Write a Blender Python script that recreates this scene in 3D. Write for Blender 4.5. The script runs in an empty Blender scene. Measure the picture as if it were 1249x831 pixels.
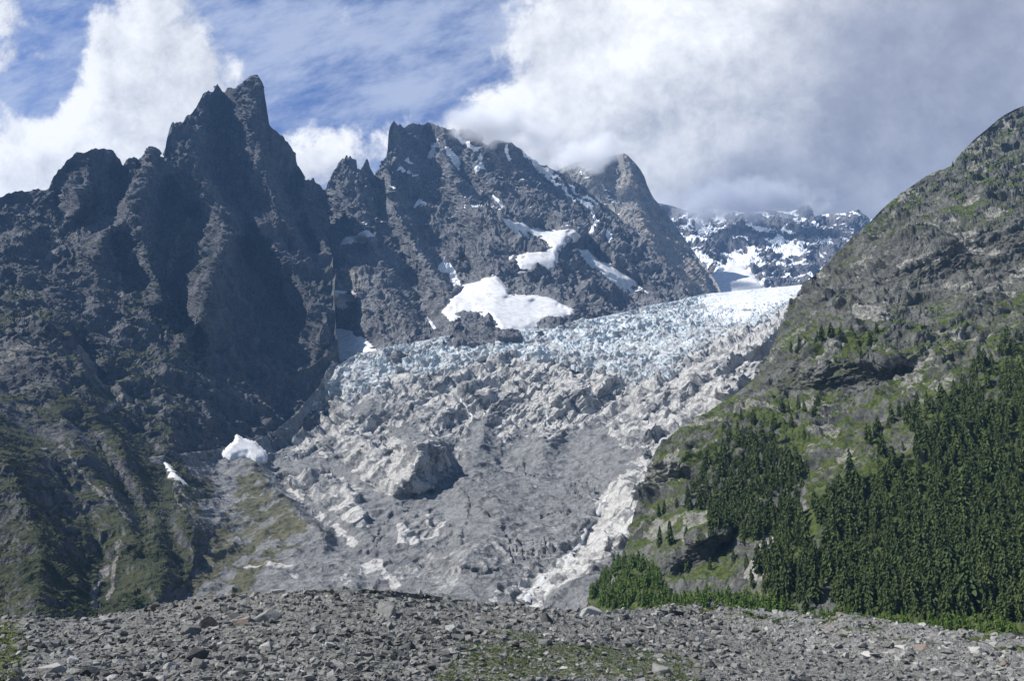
import bpy, bmesh, math, random
import numpy as np
from concurrent.futures import ThreadPoolExecutor
from mathutils import Vector

# ------------------------------------------------------------------ camera, sky, sun, exposure
SC = bpy.context.scene
COL = SC.collection
F = 1000.0                       # focal length in pixels of the 1249 px wide photograph
PITCH = math.radians(14.0)
CP, SP = math.cos(PITCH), math.sin(PITCH)
cam = bpy.data.cameras.new('camera')
cam.sensor_width = 36.0
cam.lens = 36.0 * F / 1249.0
cam.clip_start, cam.clip_end = 0.5, 40000
cam_o = bpy.data.objects.new('camera', cam)
cam_o.rotation_euler = (math.radians(90) + PITCH, 0, 0)
COL.objects.link(cam_o)
SC.camera = cam_o

SUN_EL, SUN_AZ = math.radians(46), math.radians(-97)       # azimuth measured clockwise from the view direction
SUN_DIR = Vector((math.sin(SUN_AZ) * math.cos(SUN_EL), math.cos(SUN_AZ) * math.cos(SUN_EL), math.sin(SUN_EL)))
sun = bpy.data.lights.new('sun', 'SUN')
sun.energy, sun.angle, sun.color = 4.8, math.radians(0.5), (1.0, 0.968, 0.92)
sun_o = bpy.data.objects.new('sun', sun)
sun_o.rotation_euler = (-SUN_DIR).to_track_quat('-Z', 'Y').to_euler()
COL.objects.link(sun_o)

SC.view_settings.view_transform = 'Standard'
SC.view_settings.look = 'None'
SC.view_settings.exposure = 0.58
SC.view_settings.gamma = 1.0
SC.view_settings.use_curve_mapping = False
SC.render.engine = 'CYCLES'
SC.cycles.use_denoising = True
SC.cycles.use_adaptive_sampling = True
SC.cycles.adaptive_threshold = 0.012
SC.cycles.max_bounces = 10
SC.cycles.diffuse_bounces = 2
SC.cycles.glossy_bounces = 1
SC.cycles.transparent_max_bounces = 6
SC.cycles.volume_bounces = 8
SC.cycles.volume_step_rate = 1.0
SC.cycles.volume_max_steps = 96


class NT:
    """tiny helper to write node trees as expressions"""
    def __init__(s, tree):
        s.t = tree
        s.n = tree.nodes
        s.l = tree.links

    def put(s, v, sock):
        if isinstance(v, bpy.types.NodeSocket):
            s.l.new(v, sock)
        elif v is not None:
            sock.default_value = v

    def math(s, op, a, b=None, c=None, clamp=False):
        n = s.n.new('ShaderNodeMath')
        n.operation = op
        n.use_clamp = clamp
        s.put(a, n.inputs[0]); s.put(b, n.inputs[1]); s.put(c, n.inputs[2])
        return n.outputs[0]

    def add(s, a, b): return s.math('ADD', a, b)
    def sub(s, a, b): return s.math('SUBTRACT', a, b)
    def mul(s, a, b): return s.math('MULTIPLY', a, b)

    def vec(s, op, a, b=None, scale=None):
        n = s.n.new('ShaderNodeVectorMath')
        n.operation = op
        s.put(a, n.inputs[0]); s.put(b, n.inputs[1])
        if scale is not None: s.put(scale, n.inputs['Scale'])
        return n.outputs['Value'] if op in ('DOT_PRODUCT', 'LENGTH', 'DISTANCE') else n.outputs[0]

    def comb(s, x, y, z):
        n = s.n.new('ShaderNodeCombineXYZ')
        s.put(x, n.inputs[0]); s.put(y, n.inputs[1]); s.put(z, n.inputs[2])
        return n.outputs[0]

    def noise(s, vec, scale, detail=6, rough=0.55, lac=2.0, dist=0.0):
        n = s.n.new('ShaderNodeTexNoise')
        s.put(vec, n.inputs['Vector'])
        n.inputs['Scale'].default_value = scale
        n.inputs['Detail'].default_value = detail
        n.inputs['Roughness'].default_value = rough
        n.inputs['Lacunarity'].default_value = lac
        n.inputs['Distortion'].default_value = dist
        return n.outputs['Fac']

    def voro(s, vec, scale, feature='F1', out='Distance'):
        n = s.n.new('ShaderNodeTexVoronoi')
        n.feature = feature
        s.put(vec, n.inputs['Vector'])
        n.inputs['Scale'].default_value = scale
        return n.outputs[out]

    def ss(s, v, lo, hi):
        n = s.n.new('ShaderNodeMapRange')
        n.interpolation_type = 'SMOOTHSTEP'
        s.put(v, n.inputs[0])
        n.inputs[1].default_value = lo; n.inputs[2].default_value = hi
        n.inputs[3].default_value = 0.0; n.inputs[4].default_value = 1.0
        return n.outputs[0]

    def mix(s, f, a, b):
        n = s.n.new('ShaderNodeMix')
        n.data_type = 'RGBA'
        s.put(f, n.inputs[0])
        s.put(a if isinstance(a, bpy.types.NodeSocket) else (*a, 1), n.inputs[6])
        s.put(b if isinstance(b, bpy.types.NodeSocket) else (*b, 1), n.inputs[7])
        return n.outputs[2]

    def attr(s, name):
        n = s.n.new('ShaderNodeAttribute')
        n.attribute_name = name
        return n

    def geo(s):
        return s.n.new('ShaderNodeNewGeometry')


def build_world():
    w = bpy.data.worlds.new('World')
    SC.world = w
    w.cycles.sampling_method = 'NONE'
    w.use_nodes = True
    t = NT(w.node_tree)
    t.n.clear()
    sky = t.n.new('ShaderNodeTexSky')
    sky.sky_type = 'NISHITA'
    sky.sun_disc = False
    sky.sun_elevation = SUN_EL
    sky.sun_rotation = SUN_AZ
    sky.altitude = 1500
    sky.air_density = 1.0
    sky.dust_density = 0.3
    sky.ozone_density = 2.0
    tc = t.n.new('ShaderNodeTexCoord')
    d = tc.outputs['Generated']
    # clouds live on the sky dome; (a, b) are gnomonic coordinates round a fixed bearing of the dome
    yc = t.math('MAXIMUM', t.vec('DOT_PRODUCT', d, (0, CP, SP)), 0.05)
    a = t.math('DIVIDE', t.vec('DOT_PRODUCT', d, (1, 0, 0)), yc)
    b = t.math('DIVIDE', t.vec('DOT_PRODUCT', d, (0, -SP, CP)), yc)
    p = t.comb(a, b, 0.0)

    def blob(pos, x, y, rx, ry, amp):
        q = t.vec('MULTIPLY', t.vec('SUBTRACT', pos, ((x - 624.5) / F, (415.5 - y) / F, 0)), (F / rx, F / ry, 0))
        return t.mul(t.ss(t.vec('LENGTH', q), 1.5, 0.0), amp)

    warp_n = t.n.new('ShaderNodeTexNoise')
    t.put(p, warp_n.inputs['Vector'])
    warp_n.inputs['Scale'].default_value = 9.0
    warp_n.inputs['Detail'].default_value = 4.0
    warp = t.vec('SCALE', t.vec('SUBTRACT', warp_n.outputs['Color'], (0.5, 0.5, 0.5)), scale=0.035)
    pw = t.vec('ADD', p, warp)
    BLOBS = [(130, 130, 140, 150, .62), (60, 250, 170, 110, .5), (235, 120, 45, 80, .3), (190, 20, 70, 80, .4), (5, 10, 45, 45, .42), (25, 190, 60, 70, .3),
             (750, 120, 180, 120, .62), (640, 150, 120, 50, .35), (900, 60, 260, 130, .6), (1120, 150, 330, 230, 1.1),
             (850, 250, 160, 80, .7), (480, 185, 130, 45, .40), (375, 215, 60, 70, .36), (290, 88, 18, 22, .34), (1000, -150, 500, 220, .7), (200, -150, 200, 120, .3),
             (42, 108, 40, 34, -.5), (84, 52, 26, 60, -.3), (540, 70, 90, 60, -.12), (440, 175, 120, 50, .16), (325, 130, 26, 70, -.12)]

    def density(pos):
        s = None
        for bl in BLOBS:
            v = blob(pos, *bl)
            s = v if s is None else t.add(s, v)
        n1 = t.noise(pos, 6.5, 10, 0.68)
        return t.add(s, t.mul(t.sub(n1, .5), 1.9))
    d0 = density(pw)
    d1 = density(t.vec('ADD', pw, (-0.020, 0.028, 0)))
    cover = t.ss(d0, 0.20, 0.50)
    lit = t.math('MULTIPLY_ADD', t.sub(d0, d1), 1.35, 0.50, clamp=True)
    # the heavy bank on the right is in its own shade: thicker towards that bearing
    thick = t.math('ADD', t.math('ADD', blob(pw, 1135, 150, 245, 250, 1.1), blob(pw, 920, 255, 160, 75, .85)), blob(pw, 1250, 90, 200, 200, .4), clamp=True)
    thick = t.math('ADD', thick, t.mul(t.sub(t.noise(pw, 4.2, 7, .64), .5), 1.1), clamp=True)
    white = t.mix(lit, (0.33, 0.35, 0.40), (0.74, 0.745, 0.755))
    grey = t.mix(lit, (0.195, 0.21, 0.265), (0.305, 0.32, 0.385))
    ccol = t.mix(thick, white, grey)
    # thin high veils
    rot = t.comb(t.add(t.mul(a, .94), t.mul(b, .34)), t.sub(t.mul(b, .94), t.mul(a, .34)), 0.3)
    ci = t.noise(t.vec('MULTIPLY', rot, (6.0, 15.0, 1)), 1.0, 9, .68)
    cirrus = t.mul(t.ss(ci, .30, .66), .80)
    blue = t.vec('MULTIPLY', sky.outputs[0], (0.085 * .42, 0.085 * .63, 0.085 * 1.02))
    blue = t.mix(cirrus, blue, (0.38, 0.425, 0.54))
    colr = t.mix(cover, blue, ccol)
    plain = t.vec('SCALE', sky.outputs[0], scale=0.062)
    front = t.ss(t.vec('DOT_PRODUCT', d, (0, CP, SP)), 0.35, 0.62)
    colr = t.mix(front, plain, colr)
    bg = t.n.new('ShaderNodeBackground')
    t.put(colr, bg.inputs[0])
    bg.inputs[1].default_value = 1.0
    out = t.n.new('ShaderNodeOutputWorld')
    t.l.new(bg.outputs[0], out.inputs[0])


build_world()

# ------------------------------------------------------------------ numeric helpers
rng = np.random.default_rng(7)
random.seed(7)


def tan_el(py):
    v = (415.5 - np.asarray(py, float)) / F
    return (SP + v * CP) / (CP - v * SP)


def at(px, py, D):
    """world point seen in direction (px, py) at forward distance D"""
    px = np.asarray(px, float); D = np.asarray(D, float)
    v = (415.5 - np.asarray(py, float)) / F
    yc = CP - v * SP
    return np.stack([(px - 624.5) / F / yc * D, D + 0 * px, (SP + v * CP) / yc * D], -1)


G16 = np.array([(1, 1, 0), (-1, 1, 0), (1, -1, 0), (-1, -1, 0), (1, 0, 1), (-1, 0, 1), (1, 0, -1), (-1, 0, -1),
                (0, 1, 1), (0, -1, 1), (0, 1, -1), (0, -1, -1), (1, 1, 0), (-1, 1, 0), (0, -1, 1), (0, -1, -1)], np.float32)


def hash3(ix, iy, iz, seed=0):
    h = ix.astype(np.uint32) * np.uint32(374761393) + iy.astype(np.uint32) * np.uint32(668265263) + iz.astype(np.uint32) * np.uint32(2246822519) + np.uint32(seed * 3266489917 & 0xffffffff)
    h ^= h >> np.uint32(15); h *= np.uint32(2246822519)
    h ^= h >> np.uint32(13); h *= np.uint32(3266489917)
    h ^= h >> np.uint32(16)
    return h


def pnoise(p, seed=0):
    p = p.astype(np.float32)
    i0 = np.floor(p)
    f = p - i0
    i0 = i0.astype(np.int64)
    u = f * f * f * (f * (f * 6 - 15) + 10)
    out = np.zeros(len(p), np.float32)
    for dx in (0, 1):
        wx = u[:, 0] if dx else 1 - u[:, 0]
        for dy in (0, 1):
            wxy = wx * (u[:, 1] if dy else 1 - u[:, 1])
            for dz in (0, 1):
                w = wxy * (u[:, 2] if dz else 1 - u[:, 2])
                g = G16[hash3(i0[:, 0] + dx, i0[:, 1] + dy, i0[:, 2] + dz, seed) & np.uint32(15)]
                out += w * (g[:, 0] * (f[:, 0] - dx) + g[:, 1] * (f[:, 1] - dy) + g[:, 2] * (f[:, 2] - dz))
    return out


def fbm(p, oct=5, gain=.5, lac=2.03, seed=0):
    s = 0; a = 1.0
    for k in range(oct):
        s = s + a * pnoise(p, seed + k * 17)
        p = p * lac + 3.7
        a *= gain
    return s


def ridged(p, oct=6, gain=.5, lac=2.07, seed=0):
    """0..~1.6, sharp crests"""
    s = 0; a = 1.0; w = 1.0
    for k in range(oct):
        n = 1 - np.abs(pnoise(p, seed + k * 29)) * 1.7
        n = np.clip(n, 0, 1) ** 2 * w
        w = np.clip(n * 1.8, 0, 1)
        s = s + a * n
        p = p * lac + 5.1
        a *= gain
    return s


ROTS = []
for k_ in range(12):
    r_ = np.random.default_rng(500 + k_)
    q_, _ = np.linalg.qr(np.eye(3) + .55 * r_.normal(size=(3, 3)))
    ROTS.append(q_.astype(np.float32))


def facets(p, seed=0, tilt=.5, flat=.2, rot=True):
    """jointed rock: flat-topped angular blocks, continuous over their edges, each with its own tilt; also returns the joint distance"""
    p = p.astype(np.float32)
    if rot: p = p @ ROTS[seed % 12]
    i0 = np.floor(p).astype(np.int64)
    d1 = np.full(len(p), 9, np.float32); d2 = d1.copy()
    tl = np.zeros(len(p), np.float32)
    for dx in (-1, 0, 1):
        for dy in (-1, 0, 1):
            for dz in (-1, 0, 1):
                c = i0 + (dx, dy, dz)
                h = hash3(c[:, 0], c[:, 1], c[:, 2], seed)
                r = [((h >> np.uint32(s)) & np.uint32(1023)).astype(np.float32) / 1023 for s in (0, 10, 20)]
                q = [p[:, k] - c[:, k].astype(np.float32) - (.1 + .8 * r[k]) for k in range(3)]
                h2 = h * np.uint32(2654435761)
                t = [((h2 >> np.uint32(s)) & np.uint32(255)).astype(np.float32) / 127.5 - 1 for s in (3, 12, 21)]
                d = np.maximum(np.maximum(np.abs(q[0] + .3 * t[2] * q[1]), np.abs(q[1] + .3 * t[0] * q[2])), np.abs(q[2] + .3 * t[1] * q[0])) + .12 * t[0] + .1
                v = q[0] * t[0] + q[1] * t[1] + q[2] * t[2]
                nw = d < d1
                d2 = np.where(nw, d1, np.minimum(d2, d))
                tl = np.where(nw, v, tl)
                d1 = np.where(nw, d, d1)
    e = d2 - d1
    val = .5 - np.maximum(d1, flat) + tilt * tl * sstep(e, 0, .25)
    return val * 1.5, e


def harmonic(x0, x1, y0, y1, lines, h=4.0, smooth=0):
    """smooth sheet through poly-lines of (px, py, value): creases stay sharp along them"""
    vals = None
    for hh in (h * 16, h * 8, h * 4, h * 2, h):
        nx, ny = int((x1 - x0) / hh) + 2, int((y1 - y0) / hh) + 2
        acc = np.zeros((ny, nx)); cnt = np.zeros((ny, nx))
        for ln in lines:
            ln = np.asarray(ln, float)
            for a, b in zip(ln[:-1], ln[1:]):
                n = int(max(abs(b[0] - a[0]), abs(b[1] - a[1])) / hh * 2) + 2
                s = np.linspace(0, 1, n)[:, None]
                q = a + (b - a) * s
                ix = np.round((q[:, 0] - x0) / hh).astype(int); iy = np.round((q[:, 1] - y0) / hh).astype(int)
                ok = (ix >= 0) & (ix < nx) & (iy >= 0) & (iy < ny)
                np.add.at(acc, (iy[ok], ix[ok]), q[ok, 2]); np.add.at(cnt, (iy[ok], ix[ok]), 1)
        fix = cnt > 0
        fv = acc / np.maximum(cnt, 1)
        if vals is None:
            V = np.full((ny, nx), fv[fix].mean())
        else:
            ys = np.clip(np.arange(ny) * hh / (hh * 2), 0, vals.shape[0] - 1.001)
            xs = np.clip(np.arange(nx) * hh / (hh * 2), 0, vals.shape[1] - 1.001)
            V = bilin(vals, ys[:, None] + 0 * xs[None], xs[None] + 0 * ys[:, None])
        V[fix] = fv[fix]
        for it in range(240 if hh > h * 3 else 90):
            Pd = np.pad(V, 1, mode='edge')
            V = .25 * (Pd[:-2, 1:-1] + Pd[2:, 1:-1] + Pd[1:-1, :-2] + Pd[1:-1, 2:])
            V[fix] = fv[fix]
        vals = V
    for k in range(smooth):
        Pd = np.pad(V, 1, mode='edge')
        V = .5 * V + .125 * (Pd[:-2, 1:-1] + Pd[2:, 1:-1] + Pd[1:-1, :-2] + Pd[1:-1, 2:])
    return lambda px, py: bilin(V, (np.asarray(py, float) - y0) / h, (np.asarray(px, float) - x0) / h)


def bilin(A, y, x):
    y = np.clip(y, 0, A.shape[0] - 1.001); x = np.clip(x, 0, A.shape[1] - 1.001)
    iy = y.astype(int); ix = x.astype(int); fy = y - iy; fx = x - ix
    return (A[iy, ix] * (1 - fy) * (1 - fx) + A[iy, ix + 1] * (1 - fy) * fx + A[iy + 1, ix] * fy * (1 - fx) + A[iy + 1, ix + 1] * fy * fx)


def inpoly(px, py, poly):
    """signed: >0 inside, in pixels from the edge"""
    poly = np.asarray(poly, float)
    ins = np.zeros(px.shape, bool); dist = np.full(px.shape, 1e9)
    for (ax, ay), (bx, by) in zip(poly, np.roll(poly, -1, 0)):
        c = ((ay > py) != (by > py)) & (px < (bx - ax) * (py - ay) / ((by - ay) if by != ay else 1e-9) + ax)
        ins ^= c
        L = (bx - ax) ** 2 + (by - ay) ** 2 + 1e-9
        t = np.clip(((px - ax) * (bx - ax) + (py - ay) * (by - ay)) / L, 0, 1)
        dist = np.minimum(dist, np.hypot(px - ax - t * (bx - ax), py - ay - t * (by - ay)))
    return np.where(ins, dist, -dist)


def near_line(px, py, line):
    d = np.full(px.shape, 1e9)
    for (ax, ay), (bx, by) in zip(line[:-1], line[1:]):
        L = (bx - ax) ** 2 + (by - ay) ** 2 + 1e-9
        t = np.clip(((px - ax) * (bx - ax) + (py - ay) * (by - ay)) / L, 0, 1)
        d = np.minimum(d, np.hypot(px - ax - t * (bx - ax), py - ay - t * (by - ay)))
    return d


def sstep(v, a, b):
    t = np.clip((v - a) / (b - a), 0, 1)
    return t * t * (3 - 2 * t)


def mesh_from(name, verts, faces, attrs=None, smooth=False):
    me = bpy.data.meshes.new(name)
    verts = np.asarray(verts, np.float32); faces = np.asarray(faces, np.int32)
    me.vertices.add(len(verts)); me.vertices.foreach_set('co', verts.ravel())
    k = faces.shape[1]
    me.loops.add(faces.size); me.loops.foreach_set('vertex_index', faces.ravel())
    me.polygons.add(len(faces))
    me.polygons.foreach_set('loop_start', np.arange(0, faces.size, k, dtype=np.int32))
    me.polygons.foreach_set('loop_total', np.full(len(faces), k, np.int32))
    me.polygons.foreach_set('use_smooth', np.full(len(faces), smooth, bool))
    for an, av in (attrs or {}).items():
        at_ = me.attributes.new(an, 'FLOAT_COLOR', 'POINT')
        c = np.ones((len(verts), 4), np.float32); c[:, :av.shape[1]] = av
        at_.data.foreach_set('color', c.ravel())
    me.update(calc_edges=True)
    me.validate()
    return me


def link(name, me, mat=None, kind=None, label=None, cat=None, group=None, parent=None):
    o = bpy.data.objects.new(name, me)
    COL.objects.link(o)
    if mat is not None and me is not None and not me.materials: me.materials.append(mat)
    if kind: o['kind'] = kind
    if label: o['label'] = label
    if cat: o['category'] = cat
    if group: o['group'] = group
    if parent: o.parent = parent
    return o


class Sheet:
    """a piece of terrain: ground seen between a top line and a bottom line, with its own distances, relief and a back side"""
    def __init__(s, top, bot, x0, x1, base, offs=(), step=1.25, ystep=.8, disp=None, masks=None, back=(60, 250, 900), backdrop=1.25, skirt=120, topfade=10, smooth=0, osm=1, fieldstep=4.0, jag=0):
        top = np.array(top, float); bot = np.array(bot, float)
        s.top, s.bot = top, bot
        xs = np.arange(x0, x1 + step, step)
        ys = np.arange(min(top[:, 1].min(), bot[:, 1].min()), bot[:, 1].max() + ystep, ystep)
        yt = np.interp(xs, top[:, 0], top[:, 1])
        yt = yt - jag * (ridged(np.stack([xs / 13., 0 * xs + .4, 0 * xs + .7], 1), 4, .7, seed=300) - .8) if jag else yt
        yb = np.maximum(np.interp(xs, bot[:, 0], bot[:, 1]), yt + .5)
        s.fB = harmonic(x0, x1, ys[0], ys[-1], base, fieldstep, smooth)
        s.fO = harmonic(x0, x1, ys[0], ys[-1], [[(q[0], q[1], (o[i] if hasattr(o, '__len__') else o)) for i, q in enumerate(l)] for o, l in offs], fieldstep, osm) if offs else None
        X = np.broadcast_to(xs[None], (len(ys), len(xs)))
        Y = np.clip(ys[:, None] + 0 * X, yt[None], yb[None])
        used = (ys[:-1, None] < np.maximum(yb[:-1], yb[1:])[None]) & (ys[1:, None] > np.minimum(yt[:-1], yt[1:])[None])
        vu = np.zeros(X.shape, bool)
        vu[:-1, :-1] |= used; vu[1:, :-1] |= used; vu[:-1, 1:] |= used; vu[1:, 1:] |= used
        idx = np.full(X.shape, -1); idx[vu] = np.arange(vu.sum())
        x = X[vu]; y = Y[vu]
        s.x, s.y = x, y
        P = s.base_pos(x, y)
        e = 2.5
        tx = s.base_pos(x + e, y) - s.base_pos(x - e, y); ty = s.base_pos(x, y - e) - s.base_pos(x, y + e)
        N = np.cross(tx, ty); N /= np.linalg.norm(N, axis=1, keepdims=True) + 1e-9
        dtop = y - np.interp(x, top[:, 0], top[:, 1])
        fade = .15 + .85 * sstep(dtop, 0, topfade)
        if disp is not None:
            stretch = np.linalg.norm(tx, axis=1) / (2 * e) / (P[:, 1] / F)
            fade = fade * np.clip(2.8 / stretch, .5, 1)
            P = P + N * (disp(P, N, x, y, dtop) * fade)[:, None]
        G = np.zeros(X.shape + (3,)); G[vu] = P
        s.faces = np.stack([idx[:-1, :-1][used], idx[1:, :-1][used], idx[1:, 1:][used], idx[:-1, 1:][used]], 1)
        # vertex normals of the displaced surface
        fn = np.cross(P[s.faces[:, 2]] - P[s.faces[:, 0]], P[s.faces[:, 3]] - P[s.faces[:, 1]])
        VN = np.zeros_like(P)
        for k in range(4): np.add.at(VN, s.faces[:, k], fn)
        VN /= np.linalg.norm(VN, axis=1, keepdims=True) + 1e-9
        VN *= np.sign((VN * N).sum(1, keepdims=True) + 1e-9)
        s.P, s.N, s.VN = P, N, VN
        s.M = masks(P, N, VN, x, y, dtop) if masks else np.zeros((len(P), 3))
        s.nv = len(P)
        # back side and skirt
        jt = np.argmax(vu, 0); jb = vu.shape[0] - 1 - np.argmax(vu[::-1], 0)
        cols = np.arange(len(xs))
        itop, ibot = idx[jt, cols], idx[jb, cols]
        extra = []; n0 = len(P)
        V = [P]; Mk = [s.M]
        prev = itop; off = n0
        if back:
            for d in back:
                q = P[itop].copy()
                dirr = q / np.linalg.norm(q[:, :2], axis=1, keepdims=True)
                q = q + np.stack([dirr[:, 0] * d, dirr[:, 1] * d, -np.full(len(q), d * backdrop)], 1)
                V.append(q); Mk.append(s.M[itop])
                new = np.arange(off, off + len(q)); off += len(q)
                extra.append(np.stack([prev[:-1], prev[1:], new[1:], new[:-1]], 1)); prev = new
        if skirt:
            q = P[ibot] - (0, 0, skirt)
            V.append(q); Mk.append(s.M[ibot])
            new = np.arange(off, off + len(q))
            extra.append(np.stack([ibot[:-1], new[:-1], new[1:], ibot[1:]], 1))
        s.V = np.concatenate(V); s.MK = np.concatenate(Mk)
        s.F = np.concatenate([s.faces] + extra)

    def D(s, px, py):
        d = s.fB(px, py)
        return d - s.fO(px, py) if s.fO else d

    def base_pos(s, px, py):
        return at(px, py, s.D(px, py))

    def sampler(s):
        """displaced surface point nearest to a pixel"""
        key = np.stack([s.x, s.y], 1)
        cell = {}
        for i, (a, b) in enumerate(np.round(key / 4).astype(int)): cell.setdefault((a, b), i)
        def f(px, py):
            a, b = int(round(px / 4)), int(round(py / 4))
            for r in range(0, 8):
                for da in range(-r, r + 1):
                    for db in range(-r, r + 1):
                        if max(abs(da), abs(db)) == r and (a + da, b + db) in cell:
                            return cell[(a + da, b + db)]
            return None
        return f

    def obj(s, name, mat, kind='structure', smooth=False):
        me = mesh_from(name, s.V, s.F, {'mask': s.MK}, smooth)
        return link(name, me, mat, kind)


# ------------------------------------------------------------------ materials
def pos_nodes(t):
    return t.geo().outputs['Position']


def terrain_mat(name, rock, scale, grass=None, scree=(0.20, 0.195, 0.185), snow=(0.82, 0.84, 0.87), bump=1.0, tint=None, rough=.93, strata=None):
    """rock with grass (mask r), snow (mask g) and scree / pale fresh rock (mask b)"""
    m = bpy.data.materials.new(name)
    m.use_nodes = True
    t = NT(m.node_tree)
    bs = t.n['Principled BSDF']
    bs.inputs['Roughness'].default_value = rough
    bs.inputs['Specular IOR Level'].default_value = .25
    p = pos_nodes(t)
    s = 1.0 / scale
    n1 = t.noise(p, s * .35, 4, .62)
    n2 = t.noise(p, s * 2.4, 4, .65)
    n3 = t.noise(p, s * 9.0, 2, .6)
    sep = t.n.new('ShaderNodeSeparateColor')
    t.put(t.attr('mask').outputs['Color'], sep.inputs[0])
    r, g, b = sep.outputs[0], sep.outputs[1], sep.outputs[2]
    f = t.ss(t.add(t.mul(n1, .6), t.mul(n2, .4)), .36, .64)
    c = t.mix(f, rock[0], rock[1])
    c = t.mix(t.mul(t.ss(n3, .55, .75), .5), c, rock[2])
    st = t.voro(t.vec('MULTIPLY', t.vec('ADD', p, t.vec('SCALE', t.comb(n1, n2, n3), scale=scale * 1.5)), (1, 1, .35)), s * 1.3, 'DISTANCE_TO_EDGE')
    stk = t.noise(t.vec('MULTIPLY', p, (1, 1, .22)), s * 1.6, 4, .68)
    c = t.mix(t.mul(t.ss(stk, .46, .30), .4), c, rock[2])
    if tint:
        c = t.mix(t.mul(t.ss(t.noise(p, s * .6, 5, .6), .5, .68), tint[1]), c, tint[0])
    c = t.mix(t.ss(t.add(b, t.mul(t.sub(n2, .5), .7)), .35, .65), c, t.mix(n2, tuple(v * .78 for v in scree), tuple(v * 1.2 for v in scree)))
    # joints, water streaks and grit darken rock and rubble alike
    dk = t.math('MAXIMUM', t.math('MAXIMUM', t.mul(t.ss(stk, .48, .66), .5), t.mul(t.ss(st, .06, .0), .5)), t.mul(t.ss(n3, .54, .72), .38))
    c = t.vec('SCALE', c, scale=t.sub(1.0, dk))
    if grass:
        gc = t.mix(t.ss(n2, .38, .62), grass[0], grass[1])
        c = t.mix(t.ss(t.add(r, t.add(t.mul(t.sub(n2, .5), .7), t.mul(t.sub(n3, .5), .5))), .38, .62), c, gc)
    sn = t.ss(t.add(g, t.mul(t.sub(n2, .5), .35)), .42, .58)
    c = t.mix(sn, c, t.mix(t.ss(n1, .35, .7), snow, tuple(v * .9 for v in snow)))
    t.put(c, bs.inputs['Base Color'])
    bp = t.n.new('ShaderNodeBump')
    bp.inputs['Strength'].default_value = .9
    bp.inputs['Distance'].default_value = scale * .17 * bump
    t.put(t.noise(p, s * 4.0, 4, .66), bp.inputs['Height'])
    t.put(t.sub(.9, t.mul(sn, .75)), bp.inputs['Strength'])
    t.l.new(bp.outputs[0], bs.inputs['Normal'])
    return m


# ------------------------------------------------------------------ terrain data: (pixel x, pixel y, forward distance in metres)
SNOW = [  # outline, label
    ([(613, 268), (622, 270), (634, 275), (645, 279), (660, 280), (678, 281), (700, 280), (708, 287), (703, 293), (692, 290), (686, 298), (678, 306), (680, 318), (664, 324), (648, 327), (634, 330), (632, 320), (640, 314), (624, 312), (640, 310), (660, 309), (676, 303), (668, 293), (650, 286), (630, 281), (618, 277)], 'branching white snow patch on the ledges high on the central massif'),
    ([(708, 305), (716, 306), (726, 316), (744, 325), (760, 336), (776, 346), (787, 356), (772, 350), (752, 344), (736, 337), (724, 326)], 'long tapering snow strip slanting down rock below the ledge snow'),
    ([(542, 380), (552, 366), (562, 357), (566, 346), (585, 344), (605, 339), (618, 352), (620, 359), (640, 361), (668, 364), (690, 371), (700, 378), (697, 387), (678, 389), (655, 394), (640, 403), (612, 404), (604, 393), (592, 381), (576, 375), (560, 380), (548, 386)], 'broad snowfield in the basin behind the dark rock knob'),
    ([(404, 405), (416, 403), (430, 406), (442, 416), (459, 428), (440, 431), (424, 433), (412, 440), (408, 425)], 'rounded snow patch at the glacier edge beside the shaded rock wall'),
    ([(404, 361), (410, 356), (420, 358), (436, 357), (428, 364), (418, 373), (408, 370)], 'small snow patch in the gully above the glacier edge snow'),
    ([(418, 294), (424, 289), (434, 290), (440, 285), (448, 283), (456, 287), (447, 289), (438, 296), (427, 299)], 'small snow patch in the notch below the twin rock towers'),
]
SNOW_V = [
    ([(290, 532), (296, 537), (310, 541), (322, 552), (324, 559), (312, 560), (302, 553), (292, 554), (281, 559), (273, 553), (280, 546), (287, 540)], 'triangular snow patch at the foot of the shaded rock wall'),
    ([(199, 568), (207, 574), (216, 583), (226, 592), (233, 599), (222, 595), (211, 587), (203, 578)], 'thin snow streak in the grassy gully at the mountain foot'),
]
SNOW_F = [([(866, 338), (884, 330), (892, 318), (904, 322), (912, 330), (926, 344), (938, 358), (900, 362), (872, 362)], 'smooth snow apron below the far snowy ridge')]

L_TOP = [(-160, 322), (-120, 300), (-60, 262), (0, 241), (18, 232), (30, 233), (58, 231), (66, 215), (70, 209), (82, 194), (97, 184), (112, 181), (128, 182), (136, 183), (141, 187), (146, 195),
         (150, 203), (155, 196), (163, 192), (168, 194), (172, 190), (180, 183), (184, 179), (187, 180), (190, 183), (194, 189), (197, 191), (200, 193), (202, 182), (203, 172), (206, 158), (211, 150), (214, 153), (219, 149),
         (222, 150), (228, 142), (233, 137), (236, 134), (240, 128), (244, 121), (248, 112), (252, 111), (255, 108), (258, 111), (261, 112), (264, 105), (266, 103), (269, 107), (271, 111), (274, 113), (277, 109), (281, 108), (287, 110), (291, 104), (296, 99),
         (301, 96), (306, 93), (310, 91), (312, 91), (315, 93), (317, 97), (320, 104), (322, 110), (323, 118), (325, 127), (327, 140), (328, 150), (331, 154), (338, 161), (346, 168), (348, 172), (351, 174), (356, 182), (360, 190), (363, 200), (368, 208),
         (371, 215), (374, 218), (377, 217), (379, 220), (382, 217), (384, 219), (385, 224), (388, 225), (391, 226), (393, 231), (396, 232), (398, 236), (400, 258), (402, 272), (404, 290), (406, 325), (408, 370),
         (410, 403), (412, 420), (415, 440), (420, 470)]
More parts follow.
